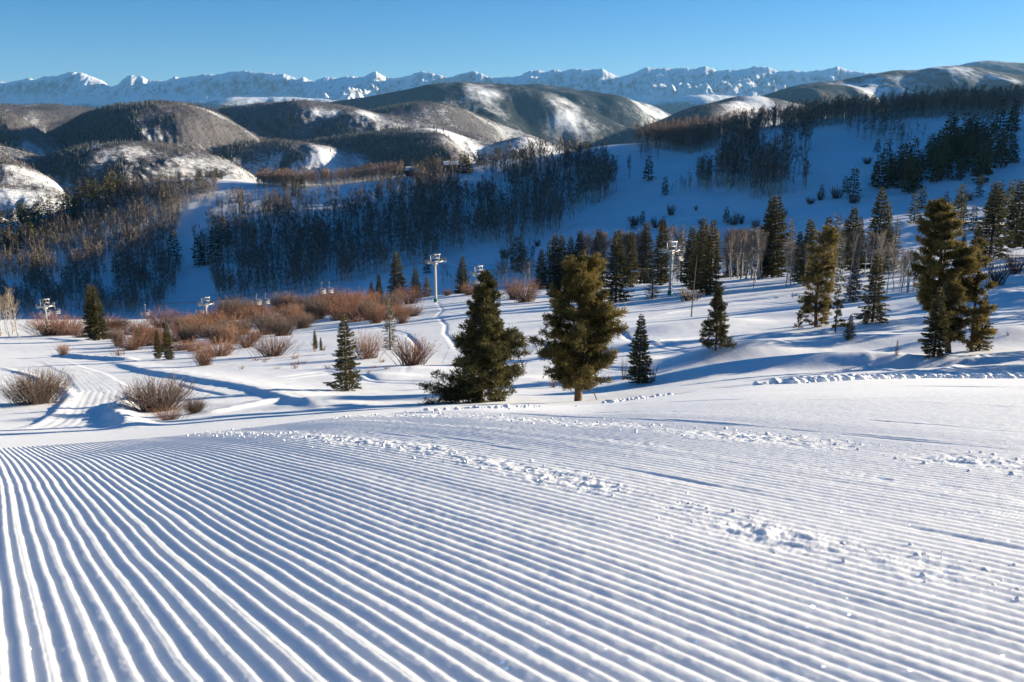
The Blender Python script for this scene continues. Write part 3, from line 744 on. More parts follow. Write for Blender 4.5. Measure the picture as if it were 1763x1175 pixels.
# hero pines, each grown to its own outline
def hero(kind, px, base, top, args, label, cat='pine tree', D=None, rot=0):
    x, D, z = spot(px, base, D=D); h = height_to(px, top, D, z); s = D/F
    prof = [(t, w*s) for t, w in args.pop('prof')]
    if 'lean' in args: args['lean'] = [(t, v*s) for t, v in args['lean']]
    pair = conifer(h=h, prof=prof, **args)
    r = plant(kind, pair, x, D, z, H, 1, label, cat, rot=rot); return r
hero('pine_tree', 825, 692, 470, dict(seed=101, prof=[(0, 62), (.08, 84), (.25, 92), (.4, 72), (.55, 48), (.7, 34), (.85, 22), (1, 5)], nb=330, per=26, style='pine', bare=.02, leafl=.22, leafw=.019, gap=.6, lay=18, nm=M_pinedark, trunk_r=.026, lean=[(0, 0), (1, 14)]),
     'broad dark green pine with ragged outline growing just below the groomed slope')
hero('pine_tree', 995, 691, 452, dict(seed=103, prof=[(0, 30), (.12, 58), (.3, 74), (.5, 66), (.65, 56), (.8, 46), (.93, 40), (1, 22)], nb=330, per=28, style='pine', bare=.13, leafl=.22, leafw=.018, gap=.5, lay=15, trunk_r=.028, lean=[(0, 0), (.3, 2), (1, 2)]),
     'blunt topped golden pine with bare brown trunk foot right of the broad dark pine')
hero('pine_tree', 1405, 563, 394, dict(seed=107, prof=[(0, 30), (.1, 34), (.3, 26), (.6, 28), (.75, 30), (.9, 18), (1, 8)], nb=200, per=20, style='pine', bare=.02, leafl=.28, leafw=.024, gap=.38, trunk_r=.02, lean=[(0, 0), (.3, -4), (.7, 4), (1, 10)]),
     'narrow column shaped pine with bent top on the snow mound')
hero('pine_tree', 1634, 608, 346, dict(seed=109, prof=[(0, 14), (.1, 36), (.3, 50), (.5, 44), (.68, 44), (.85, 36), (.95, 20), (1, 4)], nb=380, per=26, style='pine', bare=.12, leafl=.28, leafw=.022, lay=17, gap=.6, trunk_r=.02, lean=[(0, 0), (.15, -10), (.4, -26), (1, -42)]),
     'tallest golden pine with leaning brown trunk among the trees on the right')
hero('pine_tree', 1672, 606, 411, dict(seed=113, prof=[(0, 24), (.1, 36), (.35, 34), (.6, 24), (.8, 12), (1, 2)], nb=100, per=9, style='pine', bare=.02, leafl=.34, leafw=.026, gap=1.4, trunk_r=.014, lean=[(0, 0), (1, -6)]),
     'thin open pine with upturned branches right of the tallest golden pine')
# bench trees: (px, base, top, variant, width factor, label)
S, O = 'spruce_tree', 'pine_tree'
BT = [
 (597, 673, 540, S, 0, 1.0, 'lone dark green spruce standing in open snow left of the broad dark pine'),
 (1100, 661, 540, S, 1, 1.15, 'small slender spruce with bare saplings beside it, right of the blunt golden pine'),
 (672, 602, 510, S, 4, 1.0, 'thin frosted spruce beside the orange willow'),
 (161, 586, 489, S, 1, 1.0, 'left half of the twin spruces near the left lift tower'),
 (171, 586, 491, S, 3, 1.15, 'right half of the twin spruces near the left lift tower'),
 (273, 618, 568, S, 1, 1.0, 'smaller of two young spruces before the willow thicket'),
 (291, 620, 556, S, 3, 1.1, 'taller of two young spruces before the willow thicket'),
 (543, 602, 567, S, 1, .9, 'tiny spruce in snow at the right end of the willow thicket'),
 (553, 604, 580, S, 3, .9, 'tiniest spruce, touching a slightly taller one right of the thicket'),
 (1232, 604, 488, O, 0, 1.0, 'lone open pine on the crest of the low snow mound'),
 (1374, 570, 534, O, 2, .9, 'knee high young pine left of the column shaped pine'),
 (1438, 574, 494, O, 1, 1.0, 'crooked yellowish young pine right of the column shaped pine'),
 (1462, 587, 540, S, 5, .95, 'snow dusted squat spruce in front of the crooked young pine'),
 (1468, 521, 450, S, 5, .9, 'bushy dark spruce behind the crooked young pine'),
 (1502, 556, 434, S, 0, 1.05, 'golden edged spruce standing left of the tallest golden pine'),
 (1607, 614, 494, S, 3, 1.2, 'slim spruce directly in front of the tallest golden pine'),
 (1686, 604, 505, S, 2, 1.0, 'young spruce at the foot of the thin open pine'),
 (1543, 614, 583, S, 4, 1.0, 'single knee high spruce in the shaded hollow'),
 (1060, 521, 395, S, 2, 1.05, 'wide dark spruce behind the top of the blunt golden pine'),
 (1123, 515, 440, S, 4, 1.3, 'small blue grey spruce left of the right lift tower'),
 (1138, 492, 378, S, 1, 1.1, 'tall golden tipped spruce directly left of the right lift tower'),
 (1110, 485, 382, S, 3, 1.1, 'grey brown spruce, second left of the right lift tower'),
 (955, 482, 402, S, 3, 1.0, 'dark spruce, middle one of the group left of the blunt golden pine top'),
 (932, 478, 428, S, 2, 1.1, 'lowest spruce at the left end of the centre group'),
 (946, 480, 408, S, 4, 1.2, 'frosty topped spruce in the centre group'),
 (966, 482, 404, S, 1, 1.1, 'narrow spruce in the centre group with snowy tip'),
 (982, 486, 406, S, 2, .95, 'right hand spruce of the centre group, beside brown aspens'),
 (997, 482, 396, S, 3, 1.0, 'shaded spruce showing its tip above the blunt golden pine'),
 (685, 512, 432, S, 0, 1.05, 'broad spruce left of the middle lift tower'),
 (716, 512, 459, S, 2, 1.05, 'shorter spruce touching the middle lift tower on its left'),
 (653, 514, 472, S, 3, 1.0, 'dark spruce tip left of the broad spruce by the middle tower'),
 (640, 514, 484, S, 1, 1.1, 'low dark spruce at the left edge of the tower clump'),
 (619, 515, 492, S, 4, 1.2, 'isolated little spruce above the willow thicket'),
 (797, 505, 440, S, 2, 1.05, 'spruce right of the middle lift tower with brown brush at its foot'),
 (735, 505, 474, S, 5, .9, 'low shaded spruce behind the middle lift tower'),
 (1187, 497, 390, S, 1, 1.05, 'slim black spruce right of the right lift tower'),
 (1199, 499, 404, S, 3, 1.1, 'second black spruce right of the right lift tower'),
 (1207, 505, 374, S, 0, .9, 'left of the two tallest black spruces in the centre'),
 (1222, 508, 377, S, 2, .95, 'right of the two tallest black spruces in the centre'),
 (1172, 485, 384, S, 4, 1.2, 'spruce hidden behind the right lift tower chairs'),
 (1273, 476, 392, S, 3, 1.0, 'single green spruce standing among the pale aspens'),
 (1252, 474, 420, S, 4, 1.2, 'pale thin spruce inside the aspen grove'),
 (1321, 478, 338, S, 3, 1.1, 'left stem of the tall twin topped spruce'),
 (1330, 478, 336, S, 1, 1.35, 'right stem of the tall twin topped spruce'),
 (1358, 452, 374, S, 4, 1.3, 'grey spruce just right of the twin topped spruce'),
 (1388, 492, 376, S, 3, 1.15, 'dark spruce directly left of the column shaped pine'),
 (1372, 486, 398, S, 1, 1.1, 'half hidden spruce behind the column shaped pine'),
 (1420, 478, 372, S, 3, 1.1, 'dark pointed spruce behind the bent top of the column pine'),
 (1432, 500, 364, S, 4, 1.3, 'tall greyish frosted spruce right of the column pine'),
 (1462, 466, 355, S, 3, 1.2, 'tall dark spruce behind the golden edged spruce'),
 (1451, 464, 376, S, 1, 1.0, 'thin spruce left of the tall dark one behind'),
 (1475, 468, 372, S, 2, .9, 'spruce wedged between the two tall dark ones on the right'),
 (1508, 470, 322, S, 0, .95, 'tallest dark spruce of the right hand group'),
 (1520, 472, 345, S, 5, .55, 'spruce leaning against the tallest dark one of the right group'),
 (1537, 466, 372, S, 4, 1.2, 'spruce between the tallest dark one and the golden pine'),
 (1704, 446, 312, S, 0, 1.2, 'broad dark spruce behind the thin open pine'),
 (1679, 444, 380, S, 2, 1.0, 'low spruce at the left foot of the broad dark one'),
 (1746, 425, 310, S, 3, 1.3, 'dark spruce at the right edge of the meadow rim'),
 (1762, 428, 330, S, 2, 1.1, 'spruce cut by the right edge of the photo'),
 (1655, 455, 402, S, 1, 1.1, 'small dark spruce tip right of the golden pine'),
 (1085, 492, 398, S, 3, 1.0, 'spruce tip among brown aspens behind the wide dark spruce'),
 (1030, 488, 392, S, 1, 1.0, 'narrow spruce behind the crown of the blunt golden pine'),
]
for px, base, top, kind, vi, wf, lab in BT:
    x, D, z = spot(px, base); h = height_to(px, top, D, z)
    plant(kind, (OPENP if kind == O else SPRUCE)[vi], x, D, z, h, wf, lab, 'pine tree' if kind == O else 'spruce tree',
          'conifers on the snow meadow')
# conifers just beyond the right edge; their shadows cross the meadow
rg_ = random.Random(9)
MIDC = [merged('m', conifer(151+i, H, scalep(SP if i else SPn, H), 120, 22, leafl=.5, leafw=.08, gap=.3)) for i in range(2)]
def grove(name, lst, src, label):
    acc = Acc()
    for k, (x, y, z, h, wf) in enumerate(lst):
        d = src[k % len(src)]; a_ = k*2.4; c, s = math.cos(a_), math.sin(a_); q = h/H
        v = d[0]@np.array([[c, s, 0], [-s, c, 0], [0, 0, 1]])*np.array([q*wf, q*wf, q])+np.array([x, y, z-.05])
        acc.v.append(v); acc.q.append(d[1]+acc.n); acc.m.append(d[2]); acc.t.append(d[3]); acc.n += len(v)
    me = mesh_np(name, np.concatenate(acc.v), quads=np.concatenate(acc.q), mats=src[0][4], midx=np.concatenate(acc.m), tint=np.concatenate(acc.t))
    link(name, me, label=label, category='spruce wood', kind='stuff')
lst = []
for k in range(122):
    D = rg_.uniform(44, 60) if k < 14 else (rg_.uniform(72, 122) if k > 99 else rg_.uniform(60, 225)); u = rg_.uniform(.60, .60+.85*(1-(D-48)/260)); x = u*D
    lst.append((x, D, ground(x, D), (rg_.uniform(9, 12) if k > 99 else rg_.uniform(6, 9.5) if D < 100 else rg_.uniform(12, 18)), rg_.uniform(.9, 1.25)))
grove('spruce_wood', lst, MIDC, 'spruce wood past the right edge whose long shadows cross the meadow')
# lit aspens on the meadow
def asp_near(pts, label, top, hj=14, group='bare aspens on the meadow'):
    for k, (px, py) in enumerate(pts):
        x, D, z = spot(px, py); h = height_to(px, top+random.uniform(-2, hj), D, z)
        plant('aspen_tree', ASP[(k*7+int(px)) % 4], x, D, z, h, random.uniform(.9, 1.2), label, 'aspen tree', group)
rj = random.Random(3)
asp_near([(rj.uniform(1232, 1318), rj.uniform(468, 482)) for _ in range(58)], 'pale trunked bare aspen in the sunlit grove left of the twin topped spruce', 392)
asp_near([(rj.uniform(1000, 1100), rj.uniform(470, 488)) for _ in range(36)], 'brown bare aspen in the grove behind the wide dark spruce', 394)
asp_near([(rj.uniform(1535, 1600), rj.uniform(488, 506)) for _ in range(22)], 'bare brown aspen behind the left side of the tallest golden pine', 425)
asp_near([(rj.uniform(-16, 36), rj.uniform(572, 584)) for _ in range(18)], 'sunlit cream aspen in the clump at the left edge', 493)
asp_near([(rj.uniform(1090, 1240), rj.uniform(462, 478)) for _ in range(26)], 'tall brown bare aspen among the spruces around the right lift tower', 386)
asp_near([(rj.uniform(1440, 1540), rj.uniform(466, 486)) for _ in range(18)], 'tall bare aspen behind the golden edged spruce', 392)
asp_near([(rj.uniform(1338, 1440), rj.uniform(478, 496)) for _ in range(24)], 'bare aspen between the twin topped spruce and the column pine', 410)
asp_near([(1302, 486)], 'lone pale aspen with open crown before the twin topped spruce', 385, 1)
asp_near([(1232, 500)], 'leafless grey aspen in front of the black spruces', 432, 1)
asp_near([(1432, 506), (1425, 503)], 'bare aspen with twiggy crown right of the column pine', 420)
asp_near([(1525, 508)], 'straight bare aspen trunk right of the golden edged spruce', 415, 1)
# dead snags and posts
def pole(kind, px, base, top, r, label, cat, lean=0., me=M_dead, twigs=5):
    x, D, z = spot(px, base); h = height_to(px, top, D, z); a = Acc(); rng = np.random.default_rng(int(px))
    v, q = tube([[0, 0, -.2], [lean*h*.3, 0, h*.4], [lean*h, 0, h]], [r, r*.8, r*.35], 7); a.add(v, q)
    for k in range(twigs):
        t = rng.uniform(.3, .95); az = rng.random()*6.28; b = np.array([lean*h*t, 0, h*t]); L = rng.uniform(.15, .5)
        v, q = tube([b, b+np.array([math.cos(az)*L, math.sin(az)*L, L*.3])], [r*.25, r*.1], 4); a.add(v, q)
    o = link(kind, a.mesh(kind, [me]), label=label, category=cat); o.location = (x, D, z)
pole('dead_snag', 1190, 546, 440, .10, 'thin dead leaning trunk standing alone in the meadow snow', 'dead tree', .05)
pole('dead_snag', 1297, 497, 430, .09, 'short dead trunk in front of the aspen grove', 'dead tree', 0.01)
pole('wooden_post', 1364, 513, 504, .11, 'stubby dark post sticking out of the snow', 'post', twigs=0)
pole('dead_branch', 1030, 688, 664, .03, 'curved bare branch beside the trunk of the blunt golden pine', 'branch', -.9, twigs=2)
# willows: (px, base, width px, height px, set, label)
WS = [
 (66, 696, 112, 62, 'G', 'large grey brown willow left of the snow road'),
 (272, 708, 128, 60, 'G', 'large grey willow right of the bend of the snow road'),
 (335, 712, 44, 30, 'G', 'low frosted willow joined to the right of the large grey one'),
 (292, 724, 46, 28, 'W', 'small red willow in front of the large grey one'),
 (352, 630, 46, 42, 'W', 'upright red tuft willow below the thicket'),
 (378, 614, 70, 36, 'W', 'golden topped willow below the thicket centre'),
 (471, 614, 66, 40, 'W', 'wide reddish willow alone right of the thicket centre'),
 (632, 618, 48, 54, 'W', 'tall dusty pink willow left of the thin frosted spruce'),
 (710, 630, 84, 56, 'W', 'bright orange dome shaped willow'),
 (903, 521, 56, 44, 'W', 'purple brown willow between the two big pines'),
 (883, 516, 34, 40, 'W', 'smaller purple willow left of its neighbour between the big pines'),
 (706, 524, 44, 32, 'W', 'brown willow at the foot of the broad spruce by the middle tower'),
 (690, 520, 24, 22, 'W', 'small brown willow in front of the broad spruce'),
 (770, 510, 20, 12, 'W', 'low pinkish brush right of the middle lift tower'),
 (808, 508, 30, 24, 'W', 'brown brush at the foot of the spruce right of the middle tower'),
 (1187, 518, 46, 26, 'B', 'shaded grey brush at the foot of the leaning dead trunk'),
 (110, 612, 26, 22, 'W', 'little mauve willow on the snow road edge'),
 (88, 578, 78, 42, 'W', 'wide willow hiding the foot of the left lift tower'),
 (120, 578, 56, 36, 'W', 'reddish willow just right of the left lift tower'),
 (140, 582, 34, 26, 'W', 'low red willow left of the twin spruces'),
 (1715, 492, 50, 46, 'B', 'rounded bare brush at right behind the thin open pine'),
 (1748, 472, 40, 40, 'W', 'pinkish brush at the right edge of the meadow'),
 (1690, 462, 50, 30, 'B', 'dim brush under the broad dark spruce'),
 (1660, 452, 40, 22, 'B', 'dim low brush at the right rim of the meadow'),
 (1136, 482, 34, 24, 'W', 'reddish brush left of the foot of the right lift tower'),
 (1735, 581, 10, 9, 'S', 'tiny twig sprout poking from the snow at right'),
 (952, 668, 30, 22, 'S', 'thin dry twigs left of the blunt golden pine'),
 (1074, 655, 22, 50, 'S', 'bare sapling left of the small slender spruce'),
 (1124, 658, 26, 46, 'S', 'bare reddish sapling right of the small slender spruce'),
 (205, 613, 40, 14, 'S', 'pale dry brush below the left part of the thicket'),
]
SETS = {'G': WILG, 'W': WIL, 'S': WILS, 'B': WILB}; BASEW = {'G': 2.6, 'W': 2.1, 'S': 1.2, 'B': 2.3}
def shrub(px, base, wp, hp, st, label, group=None, far=False, k=0):
    x, D, z = spot(px, base, far); h = hp*D/F/1.0; wide = (wp*D/F)/BASEW[st]/(h/2.)
    single('willow_shrub', SETS[st][k % len(SETS[st])], x, D, z, h, wide, label, 'shrub', group, nom=2.)
for k, (px, b, wp, hp, st, lab) in enumerate(WS): shrub(px, b, wp, hp, st, lab, k=k)
def inpoly(x, y, P):
    c = False
    for i in range(len(P)):
        x1, y1 = P[i]; x2, y2 = P[i-1]
        if (y1 > y) != (y2 > y) and x < (x2-x1)*(y-y1)/(y2-y1)+x1: c = not c
    return c
def scatter(P, n, rnd, mind=0.):
    xs = [p[0] for p in P]; ys = [p[1] for p in P]; out = []; tries = 0
    while len(out) < n and tries < n*60:
        tries += 1; x = rnd.uniform(min(xs), max(xs)); y = rnd.uniform(min(ys), max(ys))
        if inpoly(x, y, P) and (mind == 0 or all((x-a)**2+((y-b)*2.2)**2 > mind*mind for a, b in out)): out.append((x, y))
    return out
rt = random.Random(21)
TH1 = [(180, 604), (300, 608), (440, 600), (520, 568), (560, 556), (400, 548), (180, 566)]
TH2 = [(400, 552), (560, 556), (700, 560), (712, 545), (640, 527), (520, 530), (380, 545)]
for k, (px, py) in enumerate(scatter(TH1, 46, rt, 15)):
    shrub(px, py, rt.uniform(24, 62), rt.uniform(16, 44), 'W' if rt.random() < .65 else 'G', 'red brown willow packed into the thicket at left', 'willows of the thicket', k=k)
for k, (px, py) in enumerate(scatter(TH2, 34, rt, 15)):
    shrub(px, py, rt.uniform(28, 66), rt.uniform(18, 42), 'W' if rt.random() < .65 else 'G', 'dark red willow in the upper right wing of the thicket', 'willows of the thicket', k=k)
for k, (px, py) in enumerate(scatter([(400, 640), (560, 640), (700, 648), (640, 600), (560, 590), (420, 625)], 26, rt, 8)):
    shrub(px, py, rt.uniform(8, 26), rt.uniform(5, 13), 'S', 'sparse dry brush poking through snow below the thicket', 'dry brush in the meadow snow', k=k)
# shaded slope opposite: round bushes
for k, (px, b, wp, hp) in enumerate([(1155, 371, 20, 22), (1262, 388, 26, 24), (1276, 386, 14, 18), (1395, 352, 20, 14), (1412, 345, 16, 16), (1350, 375, 14, 18), (1493, 283, 20, 14), (1440, 342, 24, 24), (1470, 350, 28, 20), (1300, 393, 22, 18), (1198, 363, 8, 10), (1668, 346, 22, 18), (1655, 352, 18, 12), (1130, 392, 26, 20), (1092, 388, 26, 18), (1205, 385, 10, 9), (925, 424, 16, 14), (870, 445, 26, 22), (1530, 410, 22, 18), (60, 468, 24, 20), (600, 545, 22, 12)]):
    shrub(px, b, wp, hp, 'B', 'round dark bush on the shaded slope across the valley', 'round bushes on the far slope', far=True, k=k)
# ------------------------------------------------------------------ far slope conifers
def farspruce(px, base, top, label, group, wf=1.0, k=0):
    x, D, z = spot(px, base, True); h = height_to(px, top, D, z)
    single('spruce_tree', FARM[k % 3], x, D, z, min(h, 34), wf, label, 'spruce tree', group)
SOLO = [(1116, 311, 268), (1037, 264, 245), (301, 442, 396), (343, 458, 407), (353, 456, 412), (371, 452, 393), (390, 424, 373), (422, 400, 374), (490, 329, 309), (509, 339, 303), (519, 325, 301),
        (478, 374, 338), (493, 370, 337), (835, 333, 312), (846, 386, 342), (871, 372, 334), (905, 306, 268), (1145, 335, 304), (1250, 384, 356), (1414, 342, 317), (1468, 340, 288), (1455, 332, 303), (1510, 262, 238), (735, 471, 436), (890, 468, 408), (900, 460, 420), (1106, 388, 362), (1141, 400, 372), (1090, 395, 372), (64, 482, 440), (200, 470, 436)]
for k, (px, b, t) in enumerate(SOLO):
    farspruce(px, b, t, 'dark spruce standing apart on the shaded slope across the valley', 'single spruces on the far slope', 1.3, k)
RID = [(797, 299, 260), (803, 299, 262), (809, 299, 266), (821, 286, 257), (828, 285, 264), (834, 284, 257), (843, 281, 264), (850, 280, 266), (857, 277, 254), (889, 271, 258), (901, 270, 247), (912, 269, 252), (917, 268, 255), (735, 300, 270), (748, 299, 268), (724, 302, 276), (1008, 256, 238), (1014, 256, 242), (978, 262, 250), (993, 259, 249), (640, 312, 300), (776, 290, 268), (762, 292, 270)]
for k, (px, b, t) in enumerate(RID):
    farspruce(px, b, t, 'small dark spruce on the skyline of the far ridge near the lodge', 'spruces along the far ridge', 1.4, k)
rs = random.Random(33)
RS = [(1480, 328), (1504, 303), (1545, 290), (1578, 292), (1610, 264), (1650, 248), (1684, 250), (1730, 268), (1749, 282), (1708, 306), (1690, 318), (1650, 316), (1590, 322), (1565, 345), (1540, 330), (1510, 325)]
for k, (px, py) in enumerate(scatter(RS, 78, rs, 6)):
    farspruce(px, py, py-rs.uniform(36, 66), 'near black spruce in the dense stand high on the shaded right slope', 'dense spruce stand at right', 1.15, k)
for k, (px, py) in enumerate(scatter([(1560, 350), (1600, 330), (1763, 345), (1763, 395), (1700, 400), (1620, 400), (1570, 385)], 20, rs, 12)):
    farspruce(px, py, py-rs.uniform(30, 56), 'dark spruce in the loose group under the dense right stand', 'loose spruces under the right stand', 1.15, k)
for k, (px, py) in enumerate(scatter([(1700, 250), (1763, 240), (1763, 215), (1720, 215)], 4, rs, 8)):
    farspruce(px, py, py-rs.uniform(40, 60), 'black spruce at the upper tip of the dense right stand', 'dense spruce stand at right', 1.1, k)
LS = [(-6, 440), (-6, 385), (30, 378), (60, 375), (115, 357), (170, 336), (215, 322), (232, 330), (190, 368), (140, 395), (90, 425), (40, 440)]
for k, (px, py) in enumerate(scatter(LS, 62, rs, 6)):
    farspruce(px, py, py-rs.uniform(26, 44), 'dark spruce in the wood covering the left end of the far slope', 'spruce wood at far left', 1.25, k)
for k, (px, py) in enumerate(scatter([(280, 322), (300, 310), (385, 304), (385, 312)], 9, rs, 7)):
    farspruce(px, py, py-rs.uniform(12, 22), 'little spruce on the sunlit left crest of the far ridge', 'spruces on the lit crest', 1.3, k)
# ------------------------------------------------------------------ far slope aspens: the largest as trees, the rest one wood
AS = [([(375, 522), (362, 475), (420, 442), (520, 402), (600, 377), (640, 350), (700, 327), (745, 312), (792, 322), (772, 347), (862, 354), (900, 347), (832, 312), (870, 290), (940, 280), (1050, 288), (1088, 302), (1083, 320), (1030, 352), (985, 377), (965, 397), (950, 414), (860, 427), (780, 438), (700, 464), (560, 500), (450, 522)], 3300, 34, 50),
      ([(-10, 548), (-10, 415), (100, 392), (200, 350), (290, 335), (330, 347), (318, 377), (305, 402), (288, 442), (318, 472), (305, 502), (280, 532), (230, 548)], 3900, 23, 37),
      ([(190, 352), (240, 326), (300, 320), (372, 322), (380, 340), (345, 350), (300, 345)], 400, 20, 28),
      ([(356, 402), (378, 367), (450, 352), (530, 357), (600, 342), (560, 362), (520, 397), (420, 438), (350, 457), (330, 422)], 640, 28, 42),
      ([(440, 324), (560, 322), (690, 309), (700, 303), (620, 312), (550, 318), (450, 316)], 700, 17, 27),
      ([(1090, 252), (1187, 267), (1241, 255), (1275, 240), (1333, 224), (1381, 227), (1456, 214), (1560, 207), (1763, 200), (1763, 180), (1600, 186), (1450, 198), (1300, 218), (1200, 235), (1100, 247)], 2300, 22, 36),
      ([(1452, 238), (1500, 245), (1540, 262), (1590, 245), (1595, 220), (1560, 208), (1460, 214)], 150, 26, 40),
      ([(1228, 312), (1240, 332), (1300, 344), (1390, 332), (1388, 302), (1330, 292), (1300, 268), (1395, 263), (1395, 255), (1290, 252), (1245, 277)], 560, 40, 62),
      ([(1198, 325), (1225, 332), (1225, 302), (1200, 302)], 55, 32, 44), ([(1150, 337), (1190, 332), (1190, 317), (1163, 327)], 18, 18, 28),
      ([(850, 500), (918, 500), (922, 445), (872, 442)], 90, 26, 42), ([(1100, 275), (1130, 282), (1140, 268), (1105, 255)], 22, 20, 34),
      ([(700, 310), (790, 305), (780, 290), (700, 300)], 60, 16, 26), ([(800, 300), (860, 292), (860, 280), (805, 288)], 36, 12, 20),
      ([(760, 500), (800, 505), (800, 470), (765, 470)], 14, 24, 34), ([(1575, 400), (1640, 400), (1640, 372), (1590, 365)], 10, 22, 30)]
ra = random.Random(55); cand = []; ridge = []
for gi, (P, n, h0, h1) in enumerate(AS):
    for px, py in scatter(P, n, ra):
        cl = perlin(np.array([px/42.]), np.array([py/22.]), 77)[0]
        if n > 2000 and n < 2400 or n == 700: cl = .3+.3*cl
        if cl < -.38 and n > 100: continue
        if n > 100 and cl < .0 and ra.random() < .25: continue
        x, D, z = spot(px, py, True); (ridge if gi in (4, 5) else cand).append((ra.uniform(h0, h1)*(1+.3*cl)*ra.uniform(.82, 1.08), px, x, D, z))
cand = [(min(hp*D/F, 24), px, x, D, z) for hp, px, x, D, z in cand]
ridge = [(min(hp*D/F, 24), px, x, D, z) for hp, px, x, D, z in ridge]
cand.sort(key=lambda c: -c[0]/c[3])
def where(px): return 'at far left' if px < 345 else ('in the middle' if px < 1095 else 'at right')
for k, (h, px, x, D, z) in enumerate(cand[:85]):
    single('aspen_tree', ASPFM[k % 5], x, D, z, h, 1.0, 'bare grey aspen in the shaded aspen stand %s on the far slope' % where(px), 'aspen tree', 'aspens of the far slope stands')
def wood(name, lst, mt, label):
    acc = Acc(); rr = np.random.default_rng(8)
    for k, (h, px, x, D, z) in enumerate(lst):
        d = ASPF[k % 5]; a_ = rr.random()*6.283; c, s = math.cos(a_), math.sin(a_); sc_ = h/H
        v = d[0]@np.array([[c, s, 0], [-s, c, 0], [0, 0, 1]])*np.array([sc_, sc_, sc_])+np.array([x, D, z-.05])
        tn = d[3].copy(); tn[:, 0] = np.clip(tn[:, 0]+rr.normal()*.15, 0, 1)
        acc.v.append(v); acc.q.append(d[1]+acc.n); acc.m.append(d[2]); acc.t.append(tn); acc.n += len(v)
    link(name, acc.mesh(name, [M_aspbark, mt]), label=label, category='aspen wood', kind='stuff')
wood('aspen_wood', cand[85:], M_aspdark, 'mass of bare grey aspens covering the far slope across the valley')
wood('ridge_wood', ridge, leaf_mat('sunwarmed_aspen_twigs', (.16, .10, .075), (.34, .22, .15), .1), 'band of bare aspens coloured warm as if sunlit along the crest of the far slope')  # warm twig colour stands in for weak sun on the crest tops
# woods of the distant hills: thousands of tiny spruces and bare aspens, one object each
def hill_woods():
    us = np.linspace(-.6, .6, 420); Ds = np.exp(np.linspace(math.log(1500), math.log(5600), 420)); U, DD = np.meshgrid(us, Ds)
    X, Y, Z = U*DD, DD, T(U, DD); cv = cover(X, Y, Z, U); rng = np.random.default_rng(12)
    cl = fbm(X, Y, 90, 4, 700).ravel()
    E = Z/DD; vis = (E >= np.maximum.accumulate(E, 0)-.004).ravel()
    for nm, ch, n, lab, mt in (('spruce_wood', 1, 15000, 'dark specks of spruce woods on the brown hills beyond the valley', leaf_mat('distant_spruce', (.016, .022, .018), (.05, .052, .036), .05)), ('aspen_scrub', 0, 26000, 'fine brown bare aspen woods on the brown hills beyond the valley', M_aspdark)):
        w_ = np.clip(cv[:, ch]+(.9*cl if ch else .5*cl)-(.25 if ch else .1), 0, 1)**1.3*DD.ravel()*vis; w_ /= w_.sum()
        k = rng.choice(len(w_), n, p=w_); u = U.ravel()[k]+rng.uniform(-.0015, .0015, n); D = DD.ravel()[k]*np.exp(rng.uniform(-.0016, .0016, n))
        z = T(u, D); x = u*D; h = rng.uniform(9, 19, n) if ch else rng.uniform(7, 13, n); base = np.stack([x, D, z-.5], 1)
        a = Acc()
        if ch:
            for lo_, hi_, r_ in ((.0, .62, .17), (.38, 1.0, .11)):
                an = np.arange(5)*1.2566+rng.random(n)[:, None]*6; jr = r_*h[:, None]*rng.uniform(.75, 1.25, (n, 5))
                ring = base[:, None]+np.stack([np.cos(an)*jr, np.sin(an)*jr, (lo_+.08)*h[:, None]+0*an], -1)
                tip = base+np.stack([0*h, 0*h, hi_*h], 1); V = np.concatenate([ring, tip[:, None]], 1).reshape(-1, 3)
                j = np.arange(5); q = np.stack([j, (j+1) % 5, np.full(5, 5), np.full(5, 5)], 1)
                a.v.append(V); a.t.append(np.repeat(np.stack([rng.random(n)*.7, rng.random(n)*.15, 0*h], 1), 6, 0))
                Q = (q[None]+np.arange(n)[:, None, None]*6).reshape(-1, 4)+a.n; a.q.append(Q); a.m.append(np.zeros(len(Q))); a.n += len(V)
            tr = np.concatenate(a.q)[:, :3]
            me = mesh_np(nm, np.concatenate(a.v), tris=tr, mats=[mt], tint=np.concatenate(a.t))
        else:
            K = np.repeat(np.arange(n), 4); m = len(K); d = np.stack([rng.normal(size=m)*.25, rng.normal(size=m)*.25, np.ones(m)], 1)
            P = base[K]+rng.normal(size=(m, 3))*np.array([2.2, 2.2, .3]); V = diamonds(P, d, h[K]*rng.uniform(.7, 1.1, m), np.full(m, .55), rng)
            me = mesh_np(nm, V, quads=dq(m), mats=[mt], tint=np.repeat(np.stack([rng.random(m), 0*d[:, 0], 0*d[:, 0]], 1), 4, 0))
        link(nm, me, kind='stuff', label=lab, category='wood')
hill_woods()
